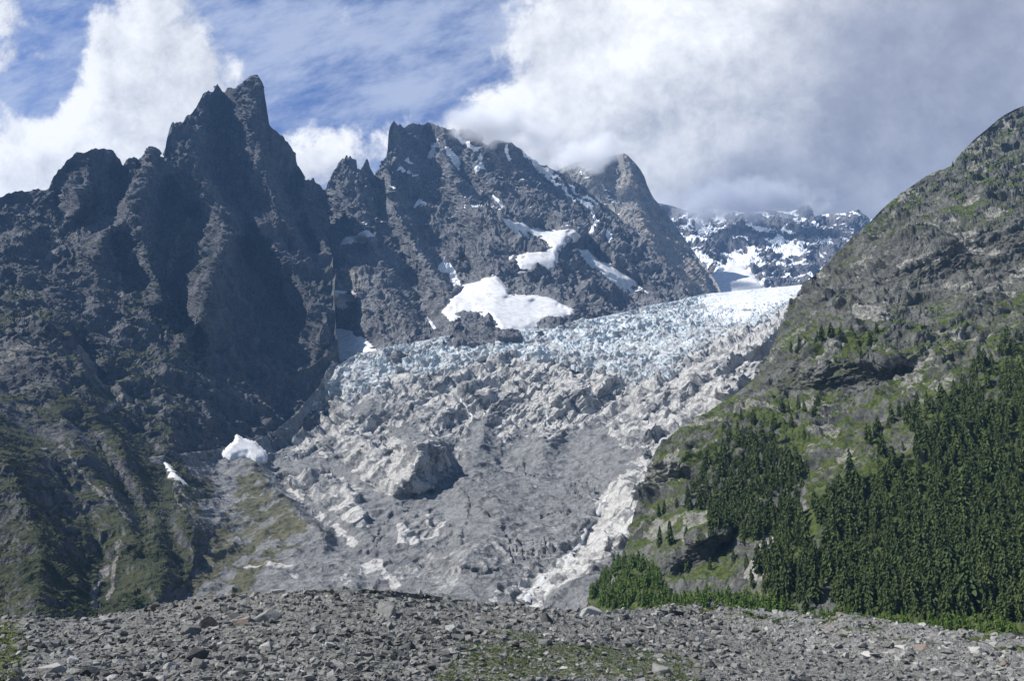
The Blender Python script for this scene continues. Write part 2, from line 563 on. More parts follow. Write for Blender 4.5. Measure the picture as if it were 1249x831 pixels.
L_BOT = [(-160, 790), (0, 775), (215, 770), (262, 650), (290, 585), (340, 560), (372, 540), (395, 518), (408, 500), (415, 478), (420, 472)]
FOOT = [(200, 768, 860), (215, 730, 900), (236, 690, 1010), (236, 650, 1130), (212, 600, 1330), (203, 572, 1480), (230, 564, 1600), (265, 560, 1760), (300, 556, 1900), (340, 547, 2060), (370, 530, 2200), (393, 508, 2320), (408, 480, 2430), (414, 450, 2510)]
L_BASE = [
    [(-160, 322, 2250), (-60, 262, 2400), (0, 241, 2500), (58, 231, 2620), (112, 181, 2800), (150, 203, 2880), (184, 179, 3020), (200, 193, 3080), (211, 150, 3220), (255, 108, 3320), (312, 91, 3400), (331, 154, 3460), (363, 200, 3520), (398, 236, 3600), (405, 285, 3400), (413, 325, 3150), (409, 360, 2950), (407, 403, 2730), (415, 440, 2560)],
    [(-160, 790, 480), (0, 775, 570), (120, 765, 720), (200, 768, 860)], FOOT,
    [(-160, 560, 900), (0, 560, 1050), (90, 560, 1220), (150, 560, 1370)],
    [(-160, 400, 1450), (0, 400, 1660), (60, 400, 1800)],
    [(262, 650, 1260), (290, 585, 1800), (340, 562, 2190), (395, 520, 2450), (415, 480, 2580)],
]
# ridges stand out towards the valley by so many metres, gullies are cut in
L_OFFS = [
    (163, [(112, 184), (108, 215), (98, 245), (92, 262)]),
    (-109, [(150, 206), (145, 225), (128, 250), (108, 272), (84, 292)]),
    (200, [(162, 195), (160, 225), (150, 255), (130, 285), (118, 310)]),
    (218, [(184, 182), (178, 215), (171, 245), (172, 285), (184, 325), (196, 352), (200, 372)]),
    (-91, [(172, 192), (160, 212), (150, 232), (140, 262)]),
    (-163, [(206, 235), (200, 262), (200, 292), (190, 312)]),
    (-182, [(240, 261), (214, 299), (199, 345), (210, 372), (225, 391), (236, 415)]),
    (200, [(222, 181), (235, 195), (252, 215), (266, 240), (284, 268), (296, 290)]),
    (-127, [(258, 200), (275, 235), (298, 262), (318, 300), (335, 340)]),
    (273, [(262, 262), (286, 288), (262, 318), (254, 345), (244, 385), (222, 420)]),
    (-200, [(296, 292), (312, 318), (326, 345), (345, 372), (352, 400)]),
    (200, [(312, 270), (332, 300), (350, 325), (366, 350), (384, 380), (398, 410)]),
    (236, [(312, 93), (313, 118), (306, 150), (318, 190), (330, 225), (348, 262), (372, 305), (392, 345)]),
    (-145, [(274, 115), (272, 150), (274, 185), (282, 215), (300, 240)]),
    (127, [(256, 112), (250, 150), (248, 185), (262, 215)]),
    (-145, [(350, 200), (362, 235), (372, 270), (384, 305)]),
    (163, [(372, 216), (365, 240), (372, 265), (388, 292), (400, 320)]),
    (-109, [(392, 228), (396, 260), (402, 292)]),
    (0, [(q_[0], q_[1]) for q_ in FOOT]),
    # the lower left spurs
    (50, [(8, 250), (22, 300), (36, 345), (60, 400), (96, 440), (122, 500), (150, 562), (178, 606)]),
    (-45, [(72, 240), (88, 290), (100, 330), (102, 420), (118, 455), (150, 505), (186, 555), (204, 585)]),
    (35, [(88, 292), (120, 345), (122, 380), (104, 412)]),
    (-25, [(140, 290), (146, 330), (150, 365)]),
    (60, [(168, 300), (182, 350), (178, 385), (182, 410), (196, 450), (206, 490), (214, 540)]),
    (45, [(160, 400), (140, 425), (128, 450)]),
    (55, [(186, 640), (196, 665), (205, 690), (192, 735)]),
    (45, [(218, 640), (236, 660), (244, 680)]),
    (-20, [(204, 625), (212, 655), (222, 690)]),

    (-32, [(-40, 430), (10, 480), (50, 545), (95, 615), (130, 690), (120, 745)]),
    (60, [(-40, 480), (0, 540), (30, 600), (50, 680), (45, 745)]),
    (42, [(50, 450), (85, 520), (130, 590), (165, 650), (178, 700), (150, 745)]),
    (-26, [(90, 510), (130, 565), (165, 615), (185, 645)]),
    (-30, [(-60, 560), (-10, 640), (10, 745)]),
]


def rock_disp(s, amp, zs=.4, seed=0, dref=2900., calm=None, lean=.12):
    """relief of steep broken rock: ribs and gullies down the fall line, then joints and small ledges"""
    def f(P, N, x, y, dt):
        w = np.stack([fbm(P / (s * .7) + k * 9.1, 4, .55, seed=seed + k) for k in range(3)], 1)
        near = sstep(P[:, 1], dref * .62, dref * .30)
        out = 0
        for wgt, sc in ((1 - near, s), (near, s * .45)):
            q = (P + w * sc * .2) / sc
            q = np.stack([q[:, 0] + lean * q[:, 2], q[:, 1], q[:, 2]], 1)
            a1 = ridged(q * (1, 1, zs), 3, .5, seed=seed) - .75
            a2 = ridged(q * 4.3 * (1, 1, zs), 3, .6, seed=seed + 3) - .8
            a3 = ridged(q * 21. * (1, 1, .6), 3, .6, seed=seed + 7) - .8
            v1, e1 = facets(q * 5.2 * (1, 1, .5), seed + 5, .9, .3)
            v2, e2 = facets(q * 15. * (1, 1, .55), seed + 6, .9, .3)
            jt = 0
            for n_, per, am in (((.83, -.2, .52), .42, 1.), ((-.74, .1, .66), .30, .9), ((.95, .1, -.2), .13, 1.1), ((-.35, .2, .9), .11, 1.), ((.6, -.1, .8), .055, 1.1), ((-.85, .3, .35), .05, 1.1)):
                c_ = q @ np.array(n_) / per
                k_ = c_ + .45 * pnoise(q / (per * 2.4) , seed + int(per * 100))
                fr_ = k_ - np.floor(k_)
                jt = jt + am * per * (np.minimum(fr_ / .74, (1 - fr_) / .26) - .5) * sstep(pnoise(q / (per * 3.) + 7.7, seed + 50 + int(per * 100)), -.25, .12)
            out = out + wgt * sc / s * (1.15 * jt + .85 * a1 + .30 * a2 + .08 * a3 + .08 * v1 + .05 * v2)
        k = np.clip(P[:, 1] / dref, .5, 1.3)
        d = amp * k * out
        return d * (1 - .85 * calm(x, y)) if calm else d
    return f


def left_masks(P, N, VN, x, y, dt):
    nz = VN[:, 2]
    big = fbm(P / 260., 4, seed=41)
    g = sstep(nz + .45 * big, .55, .88)
    alt = P[:, 2]
    g *= sstep(alt + 250 * big, 1250, 780) * sstep(dt, 5, 50)
    wall = sstep(inpoly(x, y, [(285, 295), (258, 330), (262, 420), (240, 470), (225, 540), (300, 556), (345, 540), (408, 470), (400, 410), (345, 375)]), -6, 12)
    g = g * (1 - .9 * wall)
    low = sstep(y, 470, 640)
    g = np.maximum(g, low * sstep(nz + .6 * big, .8, 1.05) * .6)
    sc = np.zeros(len(P))
    for ln, w in (([(150, 215), (128, 250), (108, 272), (84, 292)], 9), ([(240, 261), (214, 299), (199, 345), (210, 372), (225, 391)], 5), ([(133, 292), (143, 335), (146, 360)], 3), ([(52, 553), (66, 580), (92, 620)], 4), ([(75, 545), (92, 565), (130, 612)], 4),
                  ([(78, 232), (80, 260), (68, 285), (62, 310)], 4), ([(36, 420), (10, 435), (-20, 450)], 14), ([(130, 690), (118, 720), (112, 745)], 7), ([(145, 660), (138, 700), (128, 735)], 4), ([(125, 590), (135, 605), (160, 640)], 3), ([(200, 570), (216, 595), (238, 640)], 6),
                  ([(93, 430), (112, 450), (125, 470)], 7), ([(152, 500), (160, 480), (130, 500)], 5)):
        sc = np.maximum(sc, sstep(near_line(x, y, ln) + 4 * fbm(P / 40., 2, seed=3), w, w * .3))
    return np.stack([g * (1 - sc), np.zeros(len(P)), sc * .8], 1)


C_TOP = [(340, 470), (360, 380), (375, 290), (385, 250), (396, 236), (400, 222), (403, 220), (405, 212), (408, 205), (411, 204), (413, 198), (416, 193), (418, 190), (420, 192), (421, 189), (423, 187), (425, 192), (428, 191), (429, 193), (432, 194), (434, 194),
         (435, 199), (436, 206), (439, 207), (442, 206), (444, 202), (446, 195), (448, 193), (450, 197), (451, 203), (454, 208), (456, 213), (459, 207), (462, 206), (465, 198), (470, 190), (472, 187), (473, 178), (474, 160), (476, 154), (478, 150), (481, 146),
         (483, 148), (486, 154), (488, 151), (490, 151), (492, 155), (494, 156), (497, 152), (503, 150), (510, 151), (524, 151), (534, 154), (545, 156), (558, 158), (572, 157), (579, 161), (588, 171), (595, 176), (601, 172), (608, 170), (618, 173), (628, 177), (640, 187), (660, 199), (676, 207),
         (690, 215), (705, 225), (720, 236), (735, 248), (750, 260), (765, 274), (780, 289), (795, 303), (810, 319), (822, 331), (835, 346), (845, 362), (870, 385), (900, 420)]
C_BOT = [(340, 480), (400, 480), (440, 455), (480, 445), (540, 430), (605, 424), (650, 420), (700, 412), (760, 400), (800, 392), (845, 380), (900, 425)]
C_BASE = [
    [(340, 470, 2700), (375, 290, 3600), (396, 236, 3900), (423, 187, 4000), (436, 206, 4000), (456, 213, 4050), (481, 146, 4300), (524, 151, 4450), (605, 170, 4600), (660, 199, 4550), (720, 236, 4400), (780, 289, 4150), (845, 362, 3750), (900, 420, 3500)],
    [(340, 480, 2440), (400, 480, 2480), (440, 455, 2520), (480, 440, 2560), (540, 424, 2610), (605, 416, 2650), (650, 412, 2720), (700, 404, 2840), (760, 393, 3060), (800, 384, 3260), (845, 372, 3560), (900, 425, 3400)],
    [(400, 362, 2850), (430, 355, 2950)],
    [(540, 385, 2850), (560, 372, 2980), (600, 362, 3060), (680, 372, 3060), (700, 385, 3000)],
    [(560, 340, 3260), (610, 335, 3280), (640, 312, 3420), (690, 300, 3600), (720, 305, 3640), (785, 355, 3600)],
    [(613, 268, 3650), (640, 280, 3680), (690, 284, 3760), (712, 292, 3740)],
]
C_OFFS = [
    (180, [(482, 150), (476, 195), (472, 240), (490, 275), (508, 305), (532, 342), (550, 356)]),
    (-180, [(505, 240), (520, 280), (540, 318), (556, 348)]),
    (165, [(423, 190), (420, 230), (428, 258), (448, 285), (468, 325), (488, 378), (500, 412)]),
    (-60, [(398, 238), (408, 270), (425, 290), (440, 296), (438, 316)]),
    (-135, [(456, 214), (470, 240), (466, 262), (486, 285), (500, 325), (515, 365), (522, 395)]),
    (120, [(448, 195), (446, 225), (440, 250)]),
    (165, [(538, 155), (548, 190), (556, 222), (586, 262), (612, 268)]),
    (-135, [(520, 155), (530, 180), (528, 215), (545, 250), (562, 285), (575, 330)]),
    (-105, [(548, 178), (560, 205), (578, 228), (600, 250)]),
    (150, [(578, 160), (572, 185), (590, 215), (620, 240), (650, 262)]),
    (-90, [(594, 178), (586, 196), (600, 215), (640, 245), (670, 275)]),
    (165, [(606, 172), (630, 205), (665, 240), (700, 275), (712, 288)]),
    (-75, [(650, 215), (690, 250), (720, 272), (722, 290)]),
    (135, [(690, 296), (676, 322), (690, 350), (705, 385)]),
    (-105, [(705, 298), (735, 325), (785, 352)]),
    (120, [(722, 285), (760, 315), (800, 345), (830, 365)]),
    (120, [(560, 300), (590, 330), (610, 350)]),
    (135, [(430, 330), (435, 360), (455, 400), (470, 425)]),
    (-90, [(405, 365), (425, 360), (432, 385), (420, 408)]),
    (150, [(548, 400), (562, 385), (577, 377), (590, 384), (602, 400)]),
    (90, [(625, 335), (660, 328), (690, 345), (690, 365)]),
]


def central_masks(P, N, VN, x, y, dt):
    nz = VN[:, 2]
    big = fbm(P / 120., 4, seed=51)
    sn = sstep(nz + .5 * big, .92, 1.12) * sstep(y, 330, 240) * .9
    for ln, w in (([(545, 180), (551, 190), (561, 203)], 1.6), ([(528, 168), (528, 178), (524, 190)], 1.8), ([(596, 172), (590, 182), (586, 196)], 2.2), ([(558, 160), (572, 172), (582, 182)], 2.2), ([(632, 182), (665, 210), (694, 240), (722, 258), (726, 268)], 1.6), ([(640, 186), (700, 232), (730, 256)], 1.4),
                  ([(600, 238), (612, 250), (622, 260)], 1.4), ([(500, 192), (505, 196)], 2), ([(497, 212), (505, 216)], 2.2), ([(508, 250), (522, 252)], 2), ([(564, 250), (569, 254)], 2), ([(578, 253), (585, 256)], 2.4), ([(617, 184), (622, 194)], 2), ([(455, 240), (458, 244)], 1.8), ([(540, 322), (552, 330), (560, 350)], 3.2), ([(528, 304), (536, 308)], 1.6),
                  ([(487, 205), (492, 210)], 1.6), ([(582, 202), (590, 206)], 2.2), ([(525, 395), (532, 404)], 2.2), ([(730, 270), (722, 278)], 1.6), ([(738, 285), (744, 292)], 1.6), ([(690, 236), (700, 250)], 1.3)):
        sn = np.maximum(sn, sstep(near_line(x, y, ln) + 1.5 * fbm(P / 25., 2, seed=4), w * 1.5, w * .5))
    g = sstep(nz + .5 * big, .62, .85) * sstep(y, 330, 390) * sstep(x, 560, 480) * .6
    sc = sstep(inpoly(x, y, [(400, 330), (440, 320), (450, 350), (410, 365)]), -8, 8) * .6
    return np.stack([g, sn, sc], 1)


R_TOP = [(600, 260), (640, 232), (660, 218), (685, 206), (700, 198), (718, 195), (735, 193), (750, 189), (762, 187), (766, 190), (770, 194), (776, 200), (781, 206), (786, 215), (790, 226), (795, 236), (800, 244), (808, 254), (815, 263), (826, 278), (835, 291), (845, 305), (855, 319), (866, 333), (875, 346), (882, 362), (900, 390)]
R_BOT = [(600, 420), (700, 420), (800, 400), (882, 385), (900, 392)]
R_BASE = [[(600, 260, 5300), (660, 218, 5400), (700, 198, 5450), (762, 187, 5400), (790, 226, 5450), (835, 291, 5150), (882, 362, 4600), (900, 390, 4400)],
          [(600, 420, 4100), (700, 420, 4000), (800, 400, 4000), (882, 385, 4200), (900, 392, 4300)], [(762, 270, 4850), (800, 310, 4600), (850, 360, 4300)]]
R_OFFS = [(120, [(762, 188), (768, 225), (778, 260), (792, 300), (830, 350)]), (-60, [(750, 192), (756, 215), (750, 245)]), (70, [(715, 196), (722, 230), (740, 260), (780, 310)]), (-60, [(800, 250), (815, 285), (845, 325), (865, 350)])]

F_TOP = [(760, 262), (800, 246), (830, 254), (860, 252), (900, 258), (950, 258), (965, 258), (978, 252), (986, 250), (990, 254), (994, 263), (1004, 262), (1015, 261), (1030, 260), (1038, 257), (1044, 258), (1047, 255), (1052, 260), (1058, 264), (1080, 275), (1140, 310)]
F_BOT = [(760, 385), (1140, 385)]
F_BASE = [[(760, 262, 7000), (860, 252, 7100), (950, 258, 7100), (1047, 255, 6900), (1140, 310, 6600)], [(760, 385, 4900), (880, 372, 4900), (960, 368, 4800), (1140, 385, 4900)], [(880, 318, 5900), (930, 318, 5900), (1000, 310, 6000)]]
F_OFFS = [(140, [(840, 255), (845, 290), (865, 325)]), (-100, [(872, 260), (880, 290), (895, 320)]), (130, [(905, 260), (900, 285), (918, 305), (950, 345)]), (-100, [(950, 262), (945, 290), (960, 320), (975, 345)]), (140, [(986, 252), (975, 285), (985, 320)]), (-90, [(1010, 264), (1000, 300), (990, 340)]), (120, [(1046, 257), (1030, 285), (1005, 320)])]


def far_masks(P, N, VN, x, y, dt):
    nz = VN[:, 2]
    b = fbm(P / 260., 5, .55, seed=61)
    r = ridged(P / 330. * (1, 1, .6), 5, seed=62)
    sn = sstep(b * 1.1 + (.62 - r) * .9 + (nz - .6) * 1.2, -.05, .2)
    sn = np.maximum(sn, sstep(inpoly(x, y, [(868, 330), (890, 318), (905, 322), (932, 350), (940, 372), (850, 372)]) + 5 * b, -3, 3))
    return np.stack([0 * sn, sn, 0 * sn], 1)


# valley: dead glacier tongue, slabs under the ice fall, moraine fan
V_TOP = [(170, 560), (200, 556), (265, 548), (300, 540), (330, 530), (360, 505), (390, 470), (405, 440), (412, 440), (425, 441), (440, 434), (472, 428), (500, 423), (540, 416), (560, 412), (605, 410), (650, 406), (700, 398), (740, 391), (760, 387), (800, 377), (845, 368), (880, 363), (940, 357), (990, 350), (1060, 340)]
V_BOT = [(170, 775), (1060, 775)]
V_BASE = [
    [(170, 556, 1420), (200, 562, 1500), (230, 556, 1620), (265, 550, 1790), (300, 546, 1930), (340, 536, 2090), (370, 516, 2240), (393, 494, 2350), (408, 466, 2450), (412, 440, 2540), (440, 430, 2580), (480, 418, 2630), (540, 405, 2680), (605, 398, 2720), (650, 393, 2790), (700, 386, 2920), (760, 375, 3140), (800, 366, 3340), (845, 357, 3640), (880, 352, 3850), (940, 346, 4000), (1060, 330, 4100)],
    FOOT[1:],
    [(170, 775, 800), (300, 745, 860), (450, 740, 900), (620, 742, 880), (700, 742, 850), (740, 742, 800), (1060, 775, 700)],
    [(300, 722, 930), (420, 715, 970), (520, 715, 980), (640, 715, 960), (720, 715, 860)],
    [(430, 672, 1130), (470, 680, 1110), (560, 670, 1150), (640, 665, 1160), (740, 668, 1020)],
    [(430, 640, 1320), (520, 600, 1540), (600, 575, 1700), (680, 575, 1690), (740, 600, 1450), (775, 600, 1260)],
    [(340, 590, 1750), (400, 560, 1900), (470, 535, 2020)],
    [(560, 545, 1860), (640, 540, 1870), (740, 545, 1780), (790, 550, 1560)],
    [(420, 500, 2250), (500, 480, 2260), (600, 462, 2240), (700, 470, 2170), (780, 480, 2080), (850, 470, 2010), (890, 480, 1650)],
    [(560, 445, 2400), (640, 440, 2400), (720, 440, 2390), (800, 440, 2350), (880, 420, 2400), (930, 420, 2150), (955, 395, 2600)],
]
V_OFFS = [
    # lateral moraine crest and its grassy hollow
    (100, [(296, 556), (312, 572), (340, 600), (372, 630), (400, 652)]),
    (-30, [(262, 566), (270, 600), (285, 640), (300, 670), (310, 700)]),
    (-50, [(330, 565), (352, 600), (392, 640), (430, 668), (440, 690)]),
    # rock knob: crest, edge between its sunny and its shaded side, foot
    ([10, 120, 230, 260, 230, 310, 325, 300, 190, 0], [(416, 566), (430, 552), (444, 543), (458, 543), (470, 547), (498, 536), (516, 536), (530, 541), (541, 554), (553, 574)]),
    (0, [(410, 562), (426, 544), (444, 535), (470, 538), (498, 528), (518, 528), (536, 533), (549, 550), (562, 572)]),
    ([330, 285, 190, 50], [(516, 537), (508, 560), (498, 584), (478, 604)]), ([210, 160, 80], [(458, 545), (446, 565), (440, 585)]), ([150, 125, 95], [(476, 552), (478, 570), (470, 590)]),
    (0, [(400, 582), (430, 592), (460, 606), (480, 608), (512, 607), (536, 596), (553, 577)]),
    (90, [(340, 575), (365, 572), (392, 578), (420, 592), (436, 604)]), (0, [(345, 568), (392, 570), (425, 584)]), (0, [(345, 590), (380, 612), (410, 632), (446, 640)]),
    # debris cone
    (90, [(560, 585), (600, 600), (610, 640), (560, 690)]),
    (-30, [(452, 648), (490, 668), (520, 690)]),
    (-40, [(738, 605), (728, 640), (690, 690), (640, 735)]),
    # cones of sand under the slabs
    (42, [(592, 518), (588, 535), (570, 558)]), (-40, [(575, 516), (552, 548)]), (-40, [(608, 518), (618, 545), (610, 562)]),
    (42, [(662, 537), (664, 556)]), (-30, [(630, 552), (640, 540)]), (-30, [(702, 556), (690, 540)]),
    # slab cliffs: crest line, ground behind, foot
    (75, [(428, 508), (446, 492), (470, 486), (500, 492), (520, 490), (546, 500)]), (0, [(429, 502), (447, 486), (471, 480), (501, 486), (521, 484), (547, 494)]), (-22, [(432, 528), (470, 520), (505, 532), (545, 530)]),
    (85, [(552, 486), (570, 470), (590, 466), (600, 476)]), (0, [(553, 480), (571, 464), (591, 460), (601, 470)]), (-25, [(556, 506), (576, 520), (604, 522)]),
    (95, [(606, 486), (622, 474), (645, 470), (664, 478)]), (0, [(607, 480), (623, 468), (646, 464), (665, 472)]), (-28, [(608, 508), (640, 506), (672, 518)]),
    (120, [(676, 486), (690, 468), (706, 466), (716, 476)]), (0, [(677, 480), (691, 462), (707, 460), (717, 470)]), (-36, [(684, 520), (712, 518), (728, 505)]),
    (100, [(728, 478), (736, 464), (748, 462)]), (0, [(729, 472), (737, 458), (749, 456)]), (-30, [(732, 500), (752, 496), (762, 482)]),
    (85, [(780, 484), (796, 468), (812, 470)]), (0, [(781, 478), (797, 462), (813, 464)]), (-25, [(784, 516), (806, 520), (822, 495)]),
    (75, [(826, 470), (842, 452), (866, 440), (888, 430)]), (0, [(827, 464), (843, 446), (867, 434), (889, 424)]), (-22, [(832, 492), (868, 474), (900, 452)]),
    (60, [(640, 452), (670, 450), (690, 458)]), (0, [(641, 446), (671, 444), (691, 452)]), (-18, [(640, 464), (690, 466)]),
    (60, [(470, 462), (500, 456), (520, 462)]), (0, [(471, 456), (501, 450), (521, 456)]), (-18, [(476, 478), (520, 480)]),
    (55, [(395, 530), (415, 520), (440, 528)]), (0, [(396, 524), (416, 514), (441, 522)]), (-16, [(392, 548), (440, 548)]),
    (55, [(740, 545), (770, 530), (790, 520)]), (0, [(741, 539), (771, 524), (791, 514)]), (-16, [(745, 565), (785, 548)]),
    (40, [(480, 645), (505, 628), (540, 632)]), (0, [(481, 639), (506, 622), (541, 626)]), (-12, [(484, 668), (540, 655)]),
    (35, [(700, 640), (730, 625), (760, 600)]), (0, [(701, 634), (731, 619), (761, 594)]), (-10, [(700, 662), (745, 645)]),
]


def valley_disp(P, N, x, y, dt):
    slab = valley_slab(x, y, P)
    q = P / 95.
    w = np.stack([fbm(q * .8 + k * 9.1, 3, seed=70 + k) for k in range(3)], 1) * .5
    u = P + w * 5
    v1, e1 = facets(u / (85., 85., 50.), 71)
    v2, e2 = facets(u / (30., 32., 16.), 72)
    v3, e3 = facets(P / (11., 12., 6.5), 73)
    a = ridged(q * .7 + w, 6, .58, seed=74) - .8
    st_ = 0
    for n_, per, am, sd_ in (((.60, -.1, -.79), 74., 17., 1), ((.28, -.15, .95), 52., 10., 2), ((.62, .1, -.78), 27., 7.5, 3), ((.9, .25, .35), 38., 8., 4), ((.25, -.1, .96), 17., 3.6, 5), ((.7, -.2, -.68), 10., 2.6, 6)):
        c_ = P @ np.array(n_) / per
        k_ = c_ + .3 * pnoise(P / (per * 1.8), 88 + sd_) + .08 * pnoise(P / (per * .4), 98 + sd_)
        fr_ = k_ - np.floor(k_)
        st_ = st_ + am * (np.minimum(fr_ / .8, (1 - fr_) / .2) - .5) * sstep(pnoise(P / (per * 2.2), 188 + sd_), -.3, .08)
    rock = (1.45 * st_ + 8 * v1 + 3.5 * v2 + 1.7 * v3 + 6 * a) * np.clip(P[:, 1] / 2300., .58, 1.1)
    rock = rock * (1 - .75 * sstep(inpoly(x, y, [(390, 475), (430, 485), (560, 448), (600, 430), (790, 458), (950, 382), (1010, 340), (880, 350), (600, 398), (440, 425)]), -2, 10)) 
    deb = 4.0 * (ridged(P / 70. + w * .4, 4, .5, seed=75) - .7) + .7 * fbm(P / 11., 3, .6, seed=76)
    cre = debris_cracks(x, y, P)
    deb += 3.2 * ridged(np.stack([P[:, 0] * .8 + P[:, 1] * .25, P[:, 1] * .5 - P[:, 0] * .3, P[:, 2]], 1) / 34. + w * .3, 3, .5, seed=68) - 2
    deb -= 4.5 * cre
    st = sstep(near_line(x, y, [(652, 735), (690, 690), (712, 650), (740, 610)]), 60, 15) + .35 * sstep(fbm(P / 120., 3, seed=79), .05, .25) * (y > 600)
    rubble = facets(P / 9., 77)[0] * 3.0 + facets(P / 22., 78)[0] * 4.5
    return slab * rock + (1 - slab) * (deb + rubble * np.clip(st, 0, 1) + .45 * facets(P / 5.5, 80)[0])


def valley_slab(x, y, P):
    n = fbm(P / 70., 4, .6, seed=81) * 14
    s = sstep(inpoly(x, y, [(400, 470), (372, 528), (350, 556), (400, 560), (440, 552), (545, 535), (560, 560), (640, 540), (740, 528), (790, 560), (735, 620), (780, 640), (1060, 560), (1060, 320), (400, 380)]) + n, -4, 4)
    for pl in ([(415, 565), (440, 542), (500, 534), (535, 535), (556, 575), (510, 606), (470, 604), (440, 585)], [(335, 580), (390, 572), (436, 590), (446, 640), (425, 640), (380, 610)], [(735, 605), (800, 545), (790, 640), (720, 690), (640, 735), (630, 725), (700, 660)], [(480, 640), (515, 626), (545, 632), (535, 655), (485, 668)]):
        s = np.maximum(s, sstep(inpoly(x, y, pl) + n * .5, -3, 3))
    for pl in ([(425, 500), (440, 490), (468, 492), (466, 504), (446, 512)], [(462, 520), (500, 522), (530, 534), (490, 540)], [(560, 556), (578, 520), (596, 515), (614, 540), (606, 560)], [(630, 560), (662, 534), (712, 558), (700, 575), (630, 575)], [(335, 580), (372, 566), (410, 562), (400, 575)]):
        s = np.minimum(s, 1 - sstep(inpoly(x, y, pl) + n * .4, -3, 3))
    return s


def debris_cracks(x, y, P):
    c = 0
    for ln in ([(612, 640), (622, 660), (630, 680)], [(618, 650), (634, 676)], [(560, 590), (575, 610), (570, 640)], [(480, 625), (455, 660)], [(500, 690), (540, 660), (552, 640)], [(470, 690), (500, 690), (530, 695)], [(565, 650), (566, 665)], [(552, 640), (540, 675)],
               [(628, 568), (650, 580), (680, 582)], [(690, 590), (730, 600)], [(660, 630), (700, 622), (728, 628)], [(490, 615), (530, 590)], [(640, 560), (642, 580)], [(500, 618), (486, 640)], [(512, 622), (500, 650)], [(526, 624), (516, 645)], [(622, 668), (626, 690)], [(636, 662), (640, 684)], [(650, 660), (652, 676)], [(664, 655), (668, 668)], [(590, 620), (604, 634)],
               [(700, 596), (716, 612)], [(560, 690), (590, 700), (612, 698)], [(470, 650), (450, 676)], [(690, 648), (716, 652)], [(600, 576), (625, 570)]):
        c = np.maximum(c, sstep(near_line(x, y, ln) + 3.5 * fbm(P / 18., 4, .65, seed=83), 2.0, .2))
    return c


def valley_masks(P, N, VN, x, y, dt):
    n = fbm(P / 60., 4, .6, seed=85) * 10
    slab = valley_slab(x, y, P)
    pale = sstep(inpoly(x, y, [(735, 605), (800, 530), (960, 370), (985, 400), (900, 500), (800, 560), (775, 650), (700, 710), (640, 745), (620, 740), (700, 660)]) + n, -6, 10)
    for ln, w in (([(335, 585), (372, 612), (400, 640), (430, 660)], 8), ([(300, 690), (345, 690), (360, 700)], 4), ([(420, 712), (460, 690), (480, 710)], 8), ([(600, 730), (640, 715), (690, 690)], 7)):
        pale = np.maximum(pale, sstep(near_line(x, y, ln) + n * .5, w, w * .4) * .9)
    pale *= .35 + .65 * sstep(fbm(P * (1, .4, .6) / 22., 4, .65, seed=84), -.3, .15)
    pale = np.maximum(pale, .42 * sstep(inpoly(x, y, [(470, 690), (560, 660), (700, 640), (690, 690), (600, 720), (480, 720)]) + 2.5 * n, -10, 14))
    pale = np.maximum(pale, slab * (.42 + .5 * sstep(fbm(P / 45., 4, seed=86), -.15, .25)))
    g = sstep(inpoly(x, y, [(196, 566), (262, 560), (312, 566), (398, 655), (330, 690), (300, 730), (170, 760), (170, 600)]) + n * 2.2 + 14 * fbm(P * (1, .35, .5) / 30., 4, .6, seed=87), -2, 14) * .85
    sc = sstep(near_line(x, y, [(230, 575), (260, 570), (275, 590), (262, 620)]) + n, 22, 8)
    g *= 1 - .8 * sc
    g *= .45 + .55 * sstep(fbm(P * (1, .3, .4) / 24., 5, .65, seed=89), -.35, .05)
    g = np.maximum(g, .45 * sstep(inpoly(x, y, [(335, 578), (390, 572), (436, 592), (440, 630), (380, 610)]) + n, -4, 8))
    return np.stack([g * (1 - .8 * pale), 0 * g, pale], 1)


# right-hand hill
H_TOP = [(715, 742), (722, 728), (735, 712), (752, 690), (762, 672), (768, 655), (772, 630), (780, 605), (790, 570), (802, 546), (830, 522), (860, 505), (880, 492), (905, 475), (922, 462), (932, 446), (940, 425), (952, 402), (965, 378), (972, 358), (985, 343), (1000, 330), (1020, 309),
         (1040, 290), (1060, 272), (1075, 256), (1090, 243), (1100, 236), (1112, 227), (1128, 216), (1145, 208), (1163, 201), (1166, 195), (1175, 184), (1188, 170), (1203, 158), (1215, 147), (1225, 140), (1238, 133), (1249, 129), (1300, 105), (1420, 60)]
H_BOT = [(715, 748), (740, 765), (1000, 790), (1249, 815), (1420, 830)]
H_BASE = [
    [(715, 742, 800), (735, 712, 850), (762, 672, 930), (772, 630, 980), (790, 570, 1050), (802, 546, 1080), (880, 492, 1150), (932, 446, 1200), (965, 378, 1330), (1000, 330, 1420), (1060, 272, 1520), (1100, 236, 1580), (1180, 180, 1740), (1249, 129, 1850), (1420, 60, 2000)],
    [(715, 748, 780), (760, 752, 690), (830, 748, 640), (915, 750, 590), (1060, 768, 520), (1249, 785, 460), (1420, 800, 420)],
    [(740, 765, 600), (1000, 790, 480), (1249, 815, 400), (1420, 830, 380)],
    [(850, 660, 760), (950, 640, 735), (1050, 590, 740), (1150, 540, 740), (1249, 490, 760), (1420, 420, 800)],
    [(900, 560, 900), (1000, 500, 930), (1100, 460, 930), (1249, 400, 960), (1420, 330, 1000)],
    [(975, 425, 1090), (1060, 415, 1050), (1150, 370, 1090), (1249, 330, 1110)],
    [(1000, 370, 1220), (1100, 330, 1200), (1249, 260, 1300)],
]
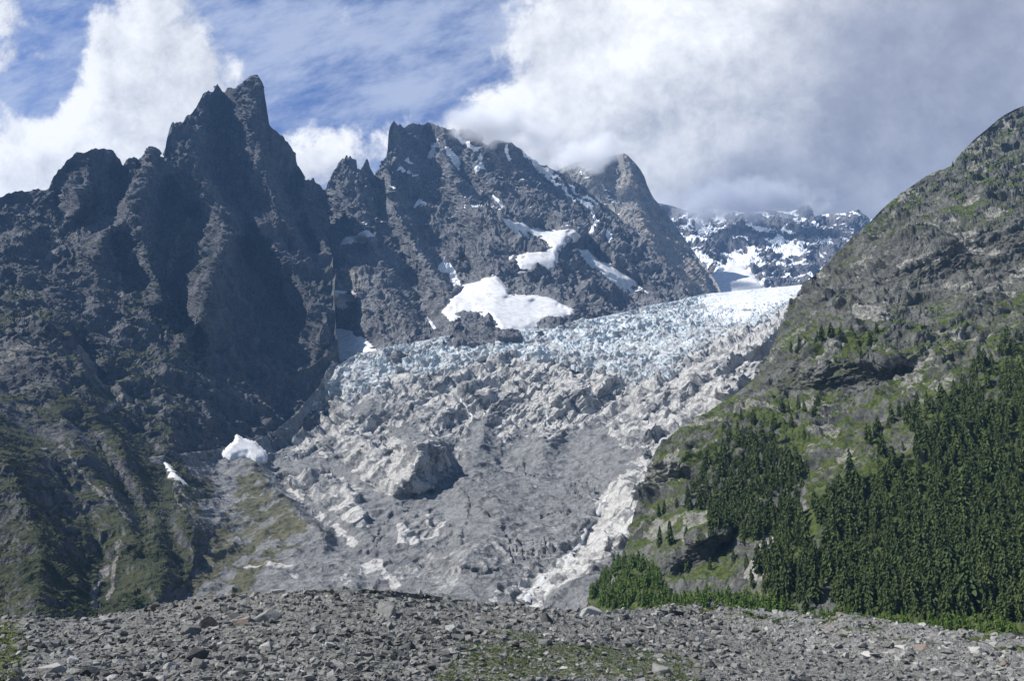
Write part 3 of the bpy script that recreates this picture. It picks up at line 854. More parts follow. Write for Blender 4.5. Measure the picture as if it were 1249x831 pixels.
H_OFFS = [
    (48, [(800, 560), (830, 560), (870, 520), (930, 470)]), (-22, [(782, 620), (810, 600), (840, 580)]),
    (41, [(800, 690), (830, 660), (870, 640), (910, 660)]), (-32, [(830, 700), (870, 690), (905, 640)]),
    (38, [(920, 650), (935, 690), (930, 715)]), (-22, [(905, 680), (900, 715)]),
    (48, [(985, 400), (1030, 385), (1080, 380)]), (-38, [(1000, 350), (1050, 345), (1100, 350)]),
    (41, [(960, 450), (1020, 440), (1080, 440), (1120, 420)]), (-38, [(960, 485), (1010, 475), (1060, 480), (1110, 455)]),
    (41, [(1100, 300), (1150, 280), (1249, 290)]), (-38, [(1120, 350), (1180, 330), (1249, 340)]),
    (32, [(1000, 600), (1040, 560), (1080, 520), (1130, 490)]),
]


def hill_disp(P, N, x, y, dt):
    w = np.stack([fbm(P / 120. + k * 7.7, 4, seed=90 + k) for k in range(3)], 1)
    # tilted ledges: rock bands rising to the right, grass on the treads
    h = P[:, 2] - .22 * P[:, 0] + 34 * w[:, 0] + 10 * fbm(P / 25., 3, seed=95)
    k = h / 42.
    fr = k - np.floor(k)
    led = (sstep(fr, .0, .5) - fr) * 15
    k2 = (h + 9 * w[:, 1]) / 13.
    fr2 = k2 - np.floor(k2)
    led2 = (sstep(fr2, 0, .5) - fr2) * 4.2
    strength = sstep(fbm(P / 150., 3, seed=96), -.35, .2)
    u = np.stack([P[:, 0], P[:, 1], P[:, 2] - .22 * P[:, 0]], 1) + w * 12
    v1, e1 = facets(u / (34., 34., 18.), 97)
    v2, e2 = facets(u / (11., 11., 6.5), 98)
    v3, e3 = facets(u / (4., 4., 2.6), 99)
    a = ridged(P / 85. + w * .4, 5, .55, seed=100) - .7
    return ((led + led2) * (.35 + .65 * strength) * 1.0 + 8 * v1 * strength + 4.6 * v2 * (.35 + .65 * strength) + 1.9 * v3 + 7 * a) * np.clip(P[:, 1] / 1100., .4, 1.2)


def hill_masks(P, N, VN, x, y, dt):
    nz = VN[:, 2]
    b = fbm(P / 70., 5, .6, seed=101)
    g = sstep(nz + .6 * b, .42, .8) * .95
    for pl in ([(800, 575), (850, 552), (890, 540), (870, 560), (820, 590), (795, 600)], [(975, 425), (1010, 412), (1060, 402), (1110, 395), (1060, 430), (1000, 438)], [(988, 600), (1018, 596), (1015, 612), (990, 620)], [(850, 545), (930, 480), (940, 470), (920, 500), (870, 545)], [(930, 645), (975, 640), (970, 655), (935, 658)], [(880, 520), (930, 500), (1000, 520), (1080, 500), (1090, 470), (1000, 545)]):
        g = np.maximum(g, sstep(inpoly(x, y, pl) + 12 * b, -3, 7) * .85)
    cliff = sstep(inpoly(x, y, [(1100, 300), (1180, 270), (1249, 275), (1249, 350), (1100, 380), (1000, 385), (985, 360), (1040, 330)]) + 40 * b, -10, 14)
    g *= 1 - .75 * cliff
    forest = sstep(inpoly(x, y, FOREST), -10, 10)
    g = np.maximum(g, forest * (.55 + .4 * b))
    sc = sstep(b + .25 * pnoise(P / 18., 104), .2, .5) * .55 * (1 - forest)
    sc = np.maximum(sc, sstep(inpoly(x, y, [(925, 655), (950, 650), (945, 690), (925, 715), (905, 715), (915, 690)]) + 10 * b, -3, 4))
    return np.stack([g * (1 - sc), 0 * g, sc], 1)


FOREST = [(912, 716), (935, 680), (960, 655), (990, 625), (1035, 590), (1040, 575), (1060, 560), (1062, 535), (1085, 530), (1115, 500), (1165, 488), (1180, 470), (1215, 440), (1249, 412), (1330, 360), (1420, 330), (1420, 800), (1249, 775), (1060, 755), (960, 742)]

# the broken glacier
G_TOP = [(396, 470), (404, 462), (410, 447), (425, 438), (438, 431), (455, 428), (472, 424), (500, 418), (520, 415), (540, 411), (560, 407), (580, 409), (605, 404), (630, 404), (650, 401), (675, 399), (700, 392), (720, 389), (740, 385), (760, 381), (780, 375), (800, 371), (825, 367), (845, 362), (860, 358), (880, 357), (905, 354), (940, 351), (972, 348), (1000, 345)]
G_BOT = [(396, 472), (405, 486), (425, 490), (432, 486), (445, 478), (470, 476), (490, 462), (515, 468), (535, 455), (556, 452), (575, 440), (600, 432), (618, 440), (632, 436), (655, 446), (680, 440), (700, 450), (720, 452), (740, 456), (760, 462), (775, 470), (788, 462), (800, 458), (815, 470), (826, 455), (838, 446), (850, 440), (862, 428), (880, 412), (900, 403), (915, 399), (925, 394), (938, 390), (950, 384), (972, 366), (1000, 350)]


def ice_disp(P, N, x, y, dt):
    q = P / 40.
    w = np.stack([fbm(q * .7 + k * 3.3, 3, seed=110 + k) for k in range(3)], 1)
    calm = sstep(inpoly(x, y, [(840, 372), (870, 352), (1000, 340), (1000, 362), (950, 372), (900, 380)]) , -6, 10)
    band = P[:, 1] * .8 - P[:, 0] * .25 + 50 * w[:, 0]
    kb = band / 62.; fb = kb - np.floor(kb)
    v1, e1 = facets((P + w * 20) / (80., 52., 52.), 113, .8, .3)
    v2, e2 = facets((P + w * 8) / (21., 15., 15.), 114, .8, .28)
    v3, e3 = facets(P / 8., 115, .5, .25)
    a = ridged(q * .8 + w * .7, 4, .55, seed=116) - .7
    rough = .35 + .65 * sstep(fbm(P / 140., 3, seed=117), -.3, .15)
    d = (17 * v1 + 7.5 * v2 + 2.6 * v3) * rough + 7 * a - 9 * np.exp(-np.minimum(fb, 1 - fb) / .07) * rough + 16 * fbm(P / 190., 2, seed=119)
    return d * (1 - .75 * calm)


def ice_masks(P, N, VN, x, y, dt):
    b = fbm(P / 55., 5, .6, seed=118)
    dirt = sstep(b * 1.5 + sstep(x, 760, 420) * .35 + .45 * sstep(dt, 12, 60), .05, .6)
    clean = sstep(inpoly(x, y, [(840, 385), (860, 345), (1010, 335), (1010, 365), (900, 395)]), -6, 14)
    dirt = dirt * (1 - clean)
    return np.stack([dirt, clean, 0 * b], 1)


with ThreadPoolExecutor(4) as ex:
    jobs = {
        'left': ex.submit(lambda: Sheet(L_TOP, L_BOT, -160, 420, L_BASE, L_OFFS, disp=rock_disp(230., 36., .38, 1), masks=left_masks, topfade=5, jag=1.7, osm=4)),
        'central': ex.submit(lambda: Sheet(C_TOP, C_BOT, 340, 900, C_BASE, C_OFFS, disp=rock_disp(250., 42., .42, 2, 4000., lambda x, y: np.max([sstep(inpoly(x, y, q_[0]), -5, 3) for q_ in SNOW], 0), .35), masks=central_masks, topfade=5, jag=1.5, osm=4)),
        'back': ex.submit(lambda: Sheet(R_TOP, R_BOT, 600, 900, R_BASE, R_OFFS, disp=rock_disp(280., 34., .25, 3, 5000.), masks=lambda P, N, VN, x, y, dt: np.stack([0 * x, sstep(VN[:, 2] + .5 * fbm(P / 90., 4, seed=120), .75, .95) * sstep(x, 790, 740), sstep(inpoly(x, y, [(765, 190), (800, 240), (880, 360), (820, 360), (775, 290)]) + 20 * fbm(P / 120., 3, seed=121), -8, 16) * .9], 1), topfade=10)),
        'far': ex.submit(lambda: Sheet(F_TOP, F_BOT, 760, 1140, F_BASE, F_OFFS, disp=rock_disp(360., 62., .45, 4, 6000., lambda x, y: sstep(inpoly(x, y, SNOW_F[0][0]), -5, 3)), masks=far_masks, topfade=10)),
        'valley': ex.submit(lambda: Sheet(V_TOP, V_BOT, 170, 1060, V_BASE, V_OFFS, disp=valley_disp, masks=valley_masks, back=None, topfade=2, osm=2, step=1.4, ystep=.45)),
        'hill': ex.submit(lambda: Sheet(H_TOP, H_BOT, 715, 1420, H_BASE, H_OFFS, disp=hill_disp, masks=hill_masks, back=(20, 120, 900), topfade=8, osm=3, ystep=.6)),
    }
    SH = {k: v.result() for k, v in jobs.items()}
VAL = SH['valley']
GL = Sheet(G_TOP, G_BOT, 396, 1000, [[(x_, y_, float(VAL.fB(x_, y_)) - (14 + 40 * float(sstep(np.interp(x_, [q_[0] for q_ in G_BOT], [q_[1] for q_ in G_BOT]) - y_, 0, 13))))
           for x_ in np.arange(392, 1006, 6.)] for yt_, y_ in [(a_, a_) for a_ in np.arange(340, 500, 5.)]], disp=ice_disp, masks=ice_masks, back=(40, 140), backdrop=.6, skirt=14, topfade=3, step=1.1, ystep=.25)

M_LEFT = terrain_mat('dark_granite', ((.062, .064, .072), (.122, .122, .126), (.195, .192, .186)), 45, grass=((.026, .033, .015), (.050, .056, .026)), scree=(.20, .19, .17))
M_CEN = terrain_mat('blue_granite', ((.105, .108, .122), (.20, .20, .205), (.29, .288, .285)), 55, grass=((.06, .065, .03), (.09, .09, .05)), scree=(.24, .23, .2))
M_BACK = terrain_mat('tan_granite', ((.23, .225, .215), (.32, .305, .28), (.4, .375, .34)), 60, scree=(.33, .285, .24))
M_FAR = terrain_mat('far_granite', ((.11, .11, .125), (.17, .165, .165), (.22, .21, .2)), 70)
M_VAL = terrain_mat('glacier_slabs', ((.15, .152, .155), (.225, .227, .226), (.31, .31, .305)), 22, grass=((.06, .063, .035), (.115, .11, .07)), scree=(.47, .46, .44), bump=.7)
M_HILL = terrain_mat('mossy_gneiss', ((.07, .07, .065), (.155, .155, .14), (.27, .268, .245)), 14, grass=((.036, .052, .012), (.078, .098, .024)), scree=(.32, .31, .275), tint=((.075, .086, .038), .7))
M_SNOW = None


def snow_mat():
    m = bpy.data.materials.new('old_snow')
    m.use_nodes = True
    t = NT(m.node_tree)
    bs = t.n['Principled BSDF']
    p = pos_nodes(t)
    n = t.noise(t.vec('MULTIPLY', p, (1, 1, .4)), .05, 6, .6)
    n2 = t.noise(t.vec('MULTIPLY', p, (1, 1, .15)), .25, 4, .6)
    c = t.mix(t.ss(n, .4, .7), (.74, .74, .75), (.56, .55, .54))
    c = t.mix(t.mul(t.ss(n2, .5, .66), .7), c, (.44, .43, .41))
    t.put(c, bs.inputs['Base Color'])
    bs.inputs['Roughness'].default_value = .7
    bp = t.n.new('ShaderNodeBump')
    bp.inputs['Distance'].default_value = 1.2
    t.put(t.noise(p, .08, 6, .6), bp.inputs['Height'])
    t.l.new(bp.outputs[0], bs.inputs['Normal'])
    return m


def ice_mat():
    m = bpy.data.materials.new('glacier_ice')
    m.use_nodes = True
    t = NT(m.node_tree)
    bs = t.n['Principled BSDF']
    p = pos_nodes(t)
    sep = t.n.new('ShaderNodeSeparateColor')
    t.put(t.attr('mask').outputs['Color'], sep.inputs[0])
    n1 = t.noise(p, .03, 7, .65)
    n2 = t.noise(p, .16, 6, .65)
    c = t.mix(t.ss(n1, .38, .62), (.44, .49, .515), (.65, .68, .69))
    c = t.mix(t.ss(n2, .48, .64), c, (.31, .38, .42))
    dirt = t.ss(t.add(sep.outputs[0], t.mul(t.sub(n2, .5), 1.1)), .40, .75)
    c = t.mix(t.mul(dirt, .75), c, (.34, .34, .34))
    c = t.mix(t.mul(sep.outputs[1], .75), c, (.8, .81, .82))
    t.put(c, bs.inputs['Base Color'])
    bs.inputs['Roughness'].default_value = .55
    bp = t.n.new('ShaderNodeBump')
    bp.inputs['Distance'].default_value = 4.0
    t.put(t.noise(p, .12, 7, .7), bp.inputs['Height'])
    t.l.new(bp.outputs[0], bs.inputs['Normal'])
    return m


M_SNOW, M_ICE = snow_mat(), ice_mat()
SH['left'].obj('mountain', M_LEFT)
SH['central'].obj('mountain', M_CEN)
SH['back'].obj('mountain', M_BACK)
SH['far'].obj('mountain', M_FAR)
VAL.obj('terrain', M_VAL)
SH['hill'].obj('hill', M_HILL)
GL.obj('terrain_ice', M_ICE).name = 'glacier'


def snow_patch(sheet, poly, label, thick=2.2, dist=None):
    """snow lying on the sheet: a smoothed copy of its surface, lifted by the snow's depth, with an edge that goes into the rock"""
    poly = np.array(poly, float)
    st = 1.2
    xs = np.arange(poly[:, 0].min() - 4, poly[:, 0].max() + 5, st); ys = np.arange(poly[:, 1].min() - 4, poly[:, 1].max() + 5, st)
    X, Y = np.meshgrid(xs, ys)
    x, y = X.ravel(), Y.ravel()
    bp = sheet.base_pos if dist is None else (lambda a_, b_: at(a_, b_, dist(a_, b_)))
    P = bp(x, y)
    e = 6
    tx = bp(x + e, y) - bp(x - e, y); ty = bp(x, y - e) - bp(x, y + e)
    N = np.cross(tx, ty); N /= np.linalg.norm(N, axis=1, keepdims=True)
    # mean relief of the rock below, so that the snow follows it softly
    k = np.round(np.stack([sheet.x, sheet.y], 1) / 6).astype(int)
    h = ((sheet.P - sheet.base_pos(sheet.x, sheet.y)) * sheet.N).sum(1)
    x0, y0 = k.min(0)
    A = np.zeros((k[:, 1].max() - y0 + 2, k[:, 0].max() - x0 + 2)); B = A.copy()
    np.add.at(A, (k[:, 1] - y0, k[:, 0] - x0), h); np.add.at(B, (k[:, 1] - y0, k[:, 0] - x0), 1)
    A = np.where(B > 0, A / np.maximum(B, 1), h.mean())
    for _ in range(5):
        Q = np.pad(A, 1, mode='edge'); A = .4 * A + .15 * (Q[:-2, 1:-1] + Q[2:, 1:-1] + Q[1:-1, :-2] + Q[1:-1, 2:])
    hm = bilin(A, y / 6 - y0, x / 6 - x0) * (dist is None)
    D = float(np.median(P[:, 1]))
    sd = inpoly(x, y, poly) + 1.6 * fbm(P / (D * .012), 3, seed=130)
    lift = hm + thick * D / 3500. * (np.clip(sd, -3, 2.5) + 1.4) + D / 3500. * (2.0 * fbm(P / (D * .02), 3, seed=131))
    P = P + N * lift[:, None]
    ins = (sd > -2.5).reshape(X.shape)
    u = ins[:-1, :-1] | ins[1:, :-1] | ins[1:, 1:] | ins[:-1, 1:]
    id_ = np.arange(x.size).reshape(X.shape)
    Fc = np.stack([id_[:-1, :-1][u], id_[1:, :-1][u], id_[1:, 1:][u], id_[:-1, 1:][u]], 1)
    keep = np.unique(Fc); re = np.full(x.size, -1); re[keep] = np.arange(len(keep))
    # underside gives it real thickness
    top = P[keep]; und = top - N[keep] * (10 * D / 3500.)
    Ft = re[Fc]
    V = np.concatenate([top, und]); n = len(keep)
    ed = {}
    for q in Ft:
        for a, b in zip(q, np.roll(q, -1)):
            if (b, a) in ed: del ed[(b, a)]
            else: ed[(a, b)] = 1
    side = [(b, a, a + n, b + n) for a, b in ed]
    Fc = np.concatenate([Ft, Ft[:, ::-1] + n, np.array(side)])
    return link('snow_patch', mesh_from('snow_patch', V, Fc, None, True), M_SNOW, None, label, 'snow patch', 'snow patches on the mountains')


for k_, (poly, lab) in enumerate(SNOW): snow_patch(SH['central'], poly, lab, 5.5 if k_ in (1, 5) else 2.2)
snow_patch(VAL, *SNOW_V[0], dist=lambda a_, b_: np.minimum(1800 + (560 - b_) * 2.9 + (a_ - 300) * 1.2, SH['left'].D(a_, np.minimum(b_, 552)) - 8))
snow_patch(SH['left'], *SNOW_V[1])
for poly, lab in SNOW_F: snow_patch(SH['far'], poly, lab)

# valley floor below everything, out to the horizon
gv = [(-9000, -3000, -95), (9000, -3000, -95), (9000, 9000, -95), (-9000, 9000, -95)]
link('ground', mesh_from('ground', gv, [(0, 1, 2, 3)], {'mask': np.zeros((4, 3))}), M_VAL, 'structure')
# ------------------------------------------------------------------ the moraine in front
K_TOP = [(-220, 770), (0, 754), (30, 752), (60, 756), (95, 757), (130, 750), (165, 745), (200, 737), (250, 730), (290, 727), (330, 724), (380, 721), (430, 719), (480, 722), (530, 728), (580, 735), (620, 739), (680, 745), (720, 747), (770, 745), (820, 745), (850, 749), (900, 768), (950, 787), (1010, 800), (1080, 812), (1150, 822), (1249, 834), (1420, 850)]
K_TOP = [(float(x_), float(np.interp(x_, [q_[0] for q_ in K_TOP], [q_[1] for q_ in K_TOP]) + 1.6 * fbm(np.array([[x_ / 26., 0.3, 0.7]]), 5, .65, seed=139)[0])) for x_ in np.arange(-220, 1424, 4)]
K_BOT = [(-220, 1000), (1420, 1000)]
K_BASE = [[(-220, 770, 120), (0, 754, 118), (130, 750, 112), (250, 730, 100), (430, 719, 98), (580, 735, 110), (720, 747, 124), (850, 749, 140), (950, 787, 122), (1080, 812, 105), (1249, 834, 92), (1420, 850, 85)],
          [(-220, 831, 56), (400, 831, 52), (800, 831, 62), (1000, 831, 80), (1249, 845, 86)], [(0, 780, 86), (430, 770, 72), (700, 775, 84), (850, 780, 108)], [(-220, 1000, 32), (700, 1000, 33), (1420, 1000, 36)]]
B_TOP = [(760, 760), (780, 745), (800, 739), (830, 740), (860, 743), (880, 740), (915, 744), (940, 748), (968, 747), (1000, 756), (1030, 750), (1060, 752), (1090, 760), (1120, 762), (1150, 770), (1180, 771), (1210, 775), (1249, 779), (1420, 792)]
B_BOT = [(760, 765), (850, 775), (950, 810), (1080, 835), (1249, 855), (1420, 870)]
B_BASE = [[(760, 760, 300), (800, 739, 290), (860, 743, 268), (968, 747, 236), (1060, 752, 205), (1150, 770, 180), (1249, 779, 165), (1420, 792, 150)], [(760, 765, 270), (850, 775, 215), (950, 810, 150), (1080, 835, 122), (1249, 855, 105), (1420, 870, 96)],
          [(900, 765, 225), (1000, 785, 180), (1100, 800, 152), (1249, 815, 128)]]


def moraine_disp(P, N, x, y, dt):
    d = np.clip(P[:, 1] / 90., .5, 2.2)
    return d * (.55 * fbm(P / 9., 4, seed=140) + .28 * facets(P / 1.6, 141)[0] + .14 * facets(P / .62, 142)[0] + .05 * fbm(P / .3, 2, seed=143))


def moraine_masks(P, N, VN, x, y, dt):
    b = fbm(P / 7., 5, .6, seed=144)
    g = sstep(inpoly(x, y, [(-220, 752), (28, 756), (45, 790), (30, 850), (-220, 900)]) / 14 + b, .1, .9) * .8
    g = np.maximum(g, .50 * sstep(inpoly(x, y, [(560, 775), (660, 762), (760, 775), (850, 800), (870, 850), (500, 850)]) / 16 + 1.6 * b, .3, 1.1))
    sc = sstep(inpoly(x, y, [(840, 755), (900, 770), (1249, 832), (1249, 900), (1000, 900), (860, 800)]) / 12 + b, -.2, .8) * .3
    sc = np.maximum(sc, sstep(b, .1, .5) * .35)
    return np.stack([g, 0 * g, sc], 1)


def bank_masks(P, N, VN, x, y, dt):
    b = fbm(P / 9., 5, .6, seed=145)
    g = sstep(b, .12, .5) * sstep(dt, 40, 2) * .8
    return np.stack([g, 0 * g, .1 + .35 * sstep(b, .3, -.3)], 1)


MO = Sheet(K_TOP, K_BOT, -220, 1420, K_BASE, (), step=1.6, ystep=.45, disp=moraine_disp, masks=moraine_masks, back=(4, 20, 90), backdrop=.5, skirt=40, topfade=3)
BK = Sheet(B_TOP, B_BOT, 760, 1420, B_BASE, (), step=1.3, ystep=.5, disp=moraine_disp, masks=bank_masks, back=(4, 20, 90), backdrop=.4, skirt=40, topfade=3)
M_MOR = terrain_mat('moraine_gravel', ((.14, .138, .13), (.22, .217, .205), (.31, .305, .285)), 1.6, grass=((.05, .06, .02), (.10, .11, .035)), scree=(.27, .27, .275))
MO.obj('moraine_ground', M_MOR)
BK.obj('moraine_ground', M_MOR)


def stone_mat(name, a, b, lichen=None):
    m = bpy.data.materials.new(name)
    m.use_nodes = True
    t = NT(m.node_tree)
    bs = t.n['Principled BSDF']
    bs.inputs['Roughness'].default_value = .9
    bs.inputs['Specular IOR Level'].default_value = .3
    p = pos_nodes(t)
    oi = t.n.new('ShaderNodeObjectInfo')
    at_ = t.attr('mask')
    sep = t.n.new('ShaderNodeSeparateColor'); t.put(at_.outputs['Color'], sep.inputs[0])
    n = t.noise(p, 1.7, 4, .65)
    n2 = t.noise(p, 9.0, 3, .6)
    rnd = t.math('ADD', t.mul(oi.outputs['Random'], .5), t.mul(sep.outputs[0], .6), clamp=True)
    c = t.mix(t.ss(t.add(t.mul(n, .5), t.mul(rnd, .6)), .25, .85), a, b)
    c = t.mix(t.mul(t.ss(n2, .52, .72), .45), c, tuple(v * .5 for v in a))
    if lichen: c = t.mix(t.mul(t.ss(t.noise(p, 4.5, 3, .6), .56, .68), .6), c, lichen)
    t.put(c, bs.inputs['Base Color'])
    bp = t.n.new('ShaderNodeBump'); bp.inputs['Distance'].default_value = .12
    t.put(t.noise(p, 5.0, 4, .65), bp.inputs['Height'])
    t.l.new(bp.outputs[0], bs.inputs['Normal'])
    return m


M_STONE = stone_mat('grey_stone', (.12, .119, .113), (.38, .374, .35), (.21, .208, .17))
M_DARK = stone_mat('dark_stone', (.045, .045, .045), (.10, .10, .10), (.14, .14, .11))
M_RUST = stone_mat('rust_stone', (.17, .135, .11), (.36, .30, .25))
M_PALE = stone_mat('pale_stone', (.33, .32, .30), (.60, .58, .55))


def stone_mesh(seed, n=15, flat=.6, name='boulder', chip=0):
    r = np.random.default_rng(seed)
    bm = bmesh.new()
    q = r.normal(size=(n, 3)); q /= np.linalg.norm(q, axis=1, keepdims=True)
    q = np.sign(q) * np.abs(q) ** .7
    q *= (r.uniform(.75, 1.05, (n, 1)))
    q *= (.5, .36 + .14 * r.random(), .5 * flat)
    for v in q: bm.verts.new(v)
    res = bmesh.ops.convex_hull(bm, input=bm.verts)
    bmesh.ops.delete(bm, geom=list({g for g in res['geom_interior'] + res['geom_unused'] if isinstance(g, bmesh.types.BMVert)}), context='VERTS')
    if chip:
        bmesh.ops.bevel(bm, geom=bm.edges[:], offset=chip, segments=1, affect='EDGES', profile=.5, clamp_overlap=True)
        bmesh.ops.triangulate(bm, faces=bm.faces[:])
    me = bpy.data.meshes.new(name)
    bm.to_mesh(me); bm.free()
    return me


STONES = [stone_mesh(900 + k, 13 + k % 5, .45 + .08 * (k % 5), chip=.02) for k in range(16)]
fMO, fBK = MO.sampler(), BK.sampler()


def place_stone(px, py, w_px, mat, label, k=None, sheet=None, group='boulders scattered over the moraine'):
    sh, f = (MO, fMO) if sheet is None or sheet == 'M' else (BK, fBK)
    i = f(px, py)
    P = sh.P[i]
    src = STONES[k if k is not None else random.randrange(16)]
    key = mat.name + src.name
    if key not in STONE_CACHE:
        me = src.copy(); me.materials.append(mat); me.name = 'boulder'
        STONE_CACHE[key] = me
    o = bpy.data.objects.new('boulder', STONE_CACHE[key])
    COL.objects.link(o)
    s = w_px / F * P[1]
    o.scale = (s, s * random.uniform(.8, 1.2), s * random.uniform(.8, 1.1))
    o.location = (P[0], P[1], P[2] + s * .10)
    o.rotation_euler = (random.uniform(-.25, .25), random.uniform(-.35, .35), random.uniform(0, 6.28))
    o['label'] = label; o['category'] = 'boulder'; o['group'] = group
    return o


STONE_CACHE = {}
BIG = [
    (129, 764, 22, M_PALE, 'M', 'pale angular boulder at the left end of the moraine crest'),
    (150, 757, 18, M_STONE, 'M', 'grey flat boulder just right of the pale one on the left crest'),
    (324, 762, 36, M_STONE, 'M', 'largest grey tilted slab on the left part of the moraine'),
    (298, 764, 24, M_RUST, 'M', 'brownish block leaning against the large grey tilted slab'),
    (256, 770, 26, M_DARK, 'M', 'dark flat boulder left of the brownish block'),
    (232, 780, 26, M_STONE, 'M', 'grey wedge boulder below left of the dark flat one'),
    (66, 826, 28, M_PALE, 'M', 'pale rounded boulder at the bottom edge of the moraine on the left'),
    (240, 808, 26, M_DARK, 'M', 'dark slab boulder resting on a grey one low on the moraine'),
    (243, 818, 24, M_STONE, 'M', 'grey boulder under the dark slab low on the moraine'),
    (327, 797, 18, M_PALE, 'M', 'pale pointed stone below the large tilted slab'),
    (208, 818, 18, M_PALE, 'M', 'pale flat stone left of the stacked dark and grey boulders'),
    (341, 726, 16, M_PALE, 'M', 'pale stone lying on the skyline of the moraine'),
    (477, 755, 34, M_STONE, 'M', 'long grey boulder near the middle crest of the moraine'),
    (662, 764, 24, M_DARK, 'M', 'black angular boulder standing alone in mid moraine'),
    (651, 760, 16, M_STONE, 'M', 'grey stone touching the black angular boulder'),
    (545, 760, 22, M_STONE, 'M', 'upright grey boulder between the long grey and the black one'),
    (554, 772, 18, M_PALE, 'M', 'pale flat stone in front of the upright grey boulder'),
    (718, 757, 24, M_PALE, 'M', 'pale wedge boulder on the crest below the scree slope'),
    (753, 774, 18, M_DARK, 'M', 'small black boulder right of the pale wedge boulder'),
    (561, 782, 16, M_STONE, 'M', 'grey stone below the pale flat stone in mid moraine'),
    (494, 794, 22, M_DARK, 'M', 'dark block low in the middle of the moraine'),
    (603, 750, 14, M_RUST, 'M', 'rust coloured stone on the middle crest of the moraine'),
    (669, 788, 15, M_STONE, 'M', 'grey stone below the black angular boulder'),
    (806, 823, 24, M_STONE, 'M', 'grey boulder at the bottom edge where the dark scree begins'),
    (868, 814, 20, M_DARK, 'M', 'dark slab lying on the grey scree'),
    (866, 757, 14, M_DARK, 'M', 'dark stone at the top of the grey scree'),
    (1014, 773, 16, M_RUST, 'B', 'tan block standing out on the right hand bank'),
    (1128, 797, 18, M_RUST, 'B', 'reddish flat boulder near the top of the right hand bank'),
    (1192, 800, 20, M_PALE, 'B', 'whitish slab on the bare flank at the right end of the bank'),
    (1084, 794, 14, M_STONE, 'B', 'grey block left of the reddish flat boulder'),
    (1099, 793, 13, M_PALE, 'B', 'pale stone between grey block and reddish flat boulder'),
    (1034, 806, 16, M_PALE, 'B', 'white stone at the foot of the right hand bank'),
    (1014, 807, 15, M_PALE, 'B', 'white flat stone left of the other at the bank foot'),
    (1157, 800, 14, M_STONE, 'B', 'grey stone right of the reddish flat boulder'),
]
for px, py, w, m, sh_, lab in BIG:
    place_stone(px, py, w * 1.2, m, lab, None, sh_)
ZONES = [
    (110, 'M', lambda: (random.uniform(15, 420), random.random()), 'weathered grey boulder among the rubble on the left half of the moraine', [M_STONE] * 7 + [M_PALE] * 2 + [M_DARK]),
    (80, 'M', lambda: (random.uniform(420, 840), random.random()), 'weathered grey boulder among grassy rubble on the middle of the moraine', [M_STONE] * 7 + [M_PALE] * 2 + [M_DARK]),
    (26, 'M', lambda: (random.uniform(850, 1240), random.random()), 'grey stone bedded in the dark grey scree of the trough', [M_STONE] * 5 + [M_DARK]),
    (50, 'B', lambda: (random.uniform(850, 1245), random.random()), 'pale boulder scattered on the right hand moraine bank', [M_PALE] * 2 + [M_STONE] * 5 + [M_RUST]),
]


def zone_y(sh_, px, u):
    if sh_ == 'M':
        a = np.interp(px, [p[0] for p in K_TOP], [p[1] for p in K_TOP]); b = 838
    else:
        a = np.interp(px, [p[0] for p in B_TOP], [p[1] for p in B_TOP]); b = np.interp(px, [p[0] for p in K_TOP], [p[1] for p in K_TOP])
    return a + 1 + (b - a - 1) * u


for n, sh_, fn, lab, mats in ZONES:
    for k in range(n):
        px, u = fn()
        py = zone_y(sh_, px, u)
        w = random.uniform(.5, .9) * (7.5 + 11 * max(0, (py - 735) / 100.)) * random.choice([1, 1, 1, 1.35])
        place_stone(px, py, w, random.choice(mats), lab, None, sh_)


def merge(items, meshes, tint=None):
    """many small copies of a few meshes as one mesh; items: (mesh index, 3x3 matrix, position, tint)"""
    VS, FS, TS = [], [], []
    off = 0
    for mi in range(len(meshes)):
        sel = [it for it in items if it[0] == mi]
        if not sel: continue
        bv, bf = meshes[mi]
        R = np.array([it[1] for it in sel]); T = np.array([it[2] for it in sel]); C = np.array([it[3] for it in sel])
        v = np.einsum('nij,vj->nvi', R, bv) + T[:, None]
        f = bf[None] + (np.arange(len(sel)) * len(bv))[:, None, None] + off
        off += v.shape[0] * v.shape[1]
        VS.append(v.reshape(-1, 3)); FS.append(f.reshape(-1, bf.shape[1])); TS.append(np.repeat(C, len(bv)))
    t = np.concatenate(TS)
    return np.concatenate(VS), np.concatenate(FS), np.stack([t, t, t], 1)


def tri_arrays(me):
    me.calc_loop_triangles()
    v = np.zeros(len(me.vertices) * 3); me.vertices.foreach_get('co', v)
    t = np.zeros(len(me.loop_triangles) * 3, np.int32); me.loop_triangles.foreach_get('vertices', t)
    return v.reshape(-1, 3), t.reshape(-1, 3)


def rot_mats(n, tilt=.5):
    out = []
    for k in range(n):
        a = rng.uniform(0, 6.283); b, c = rng.normal(0, tilt, 2)
        ca, sa = math.cos(a), math.sin(a)
        Rz = np.array([[ca, -sa, 0], [sa, ca, 0], [0, 0, 1]])
        Rx = np.array([[1, 0, 0], [0, math.cos(b), -math.sin(b)], [0, math.sin(b), math.cos(b)]])
        Ry = np.array([[math.cos(c), 0, math.sin(c)], [0, 1, 0], [-math.sin(c), 0, math.cos(c)]])
        out.append(Rz @ Rx @ Ry)
    return out


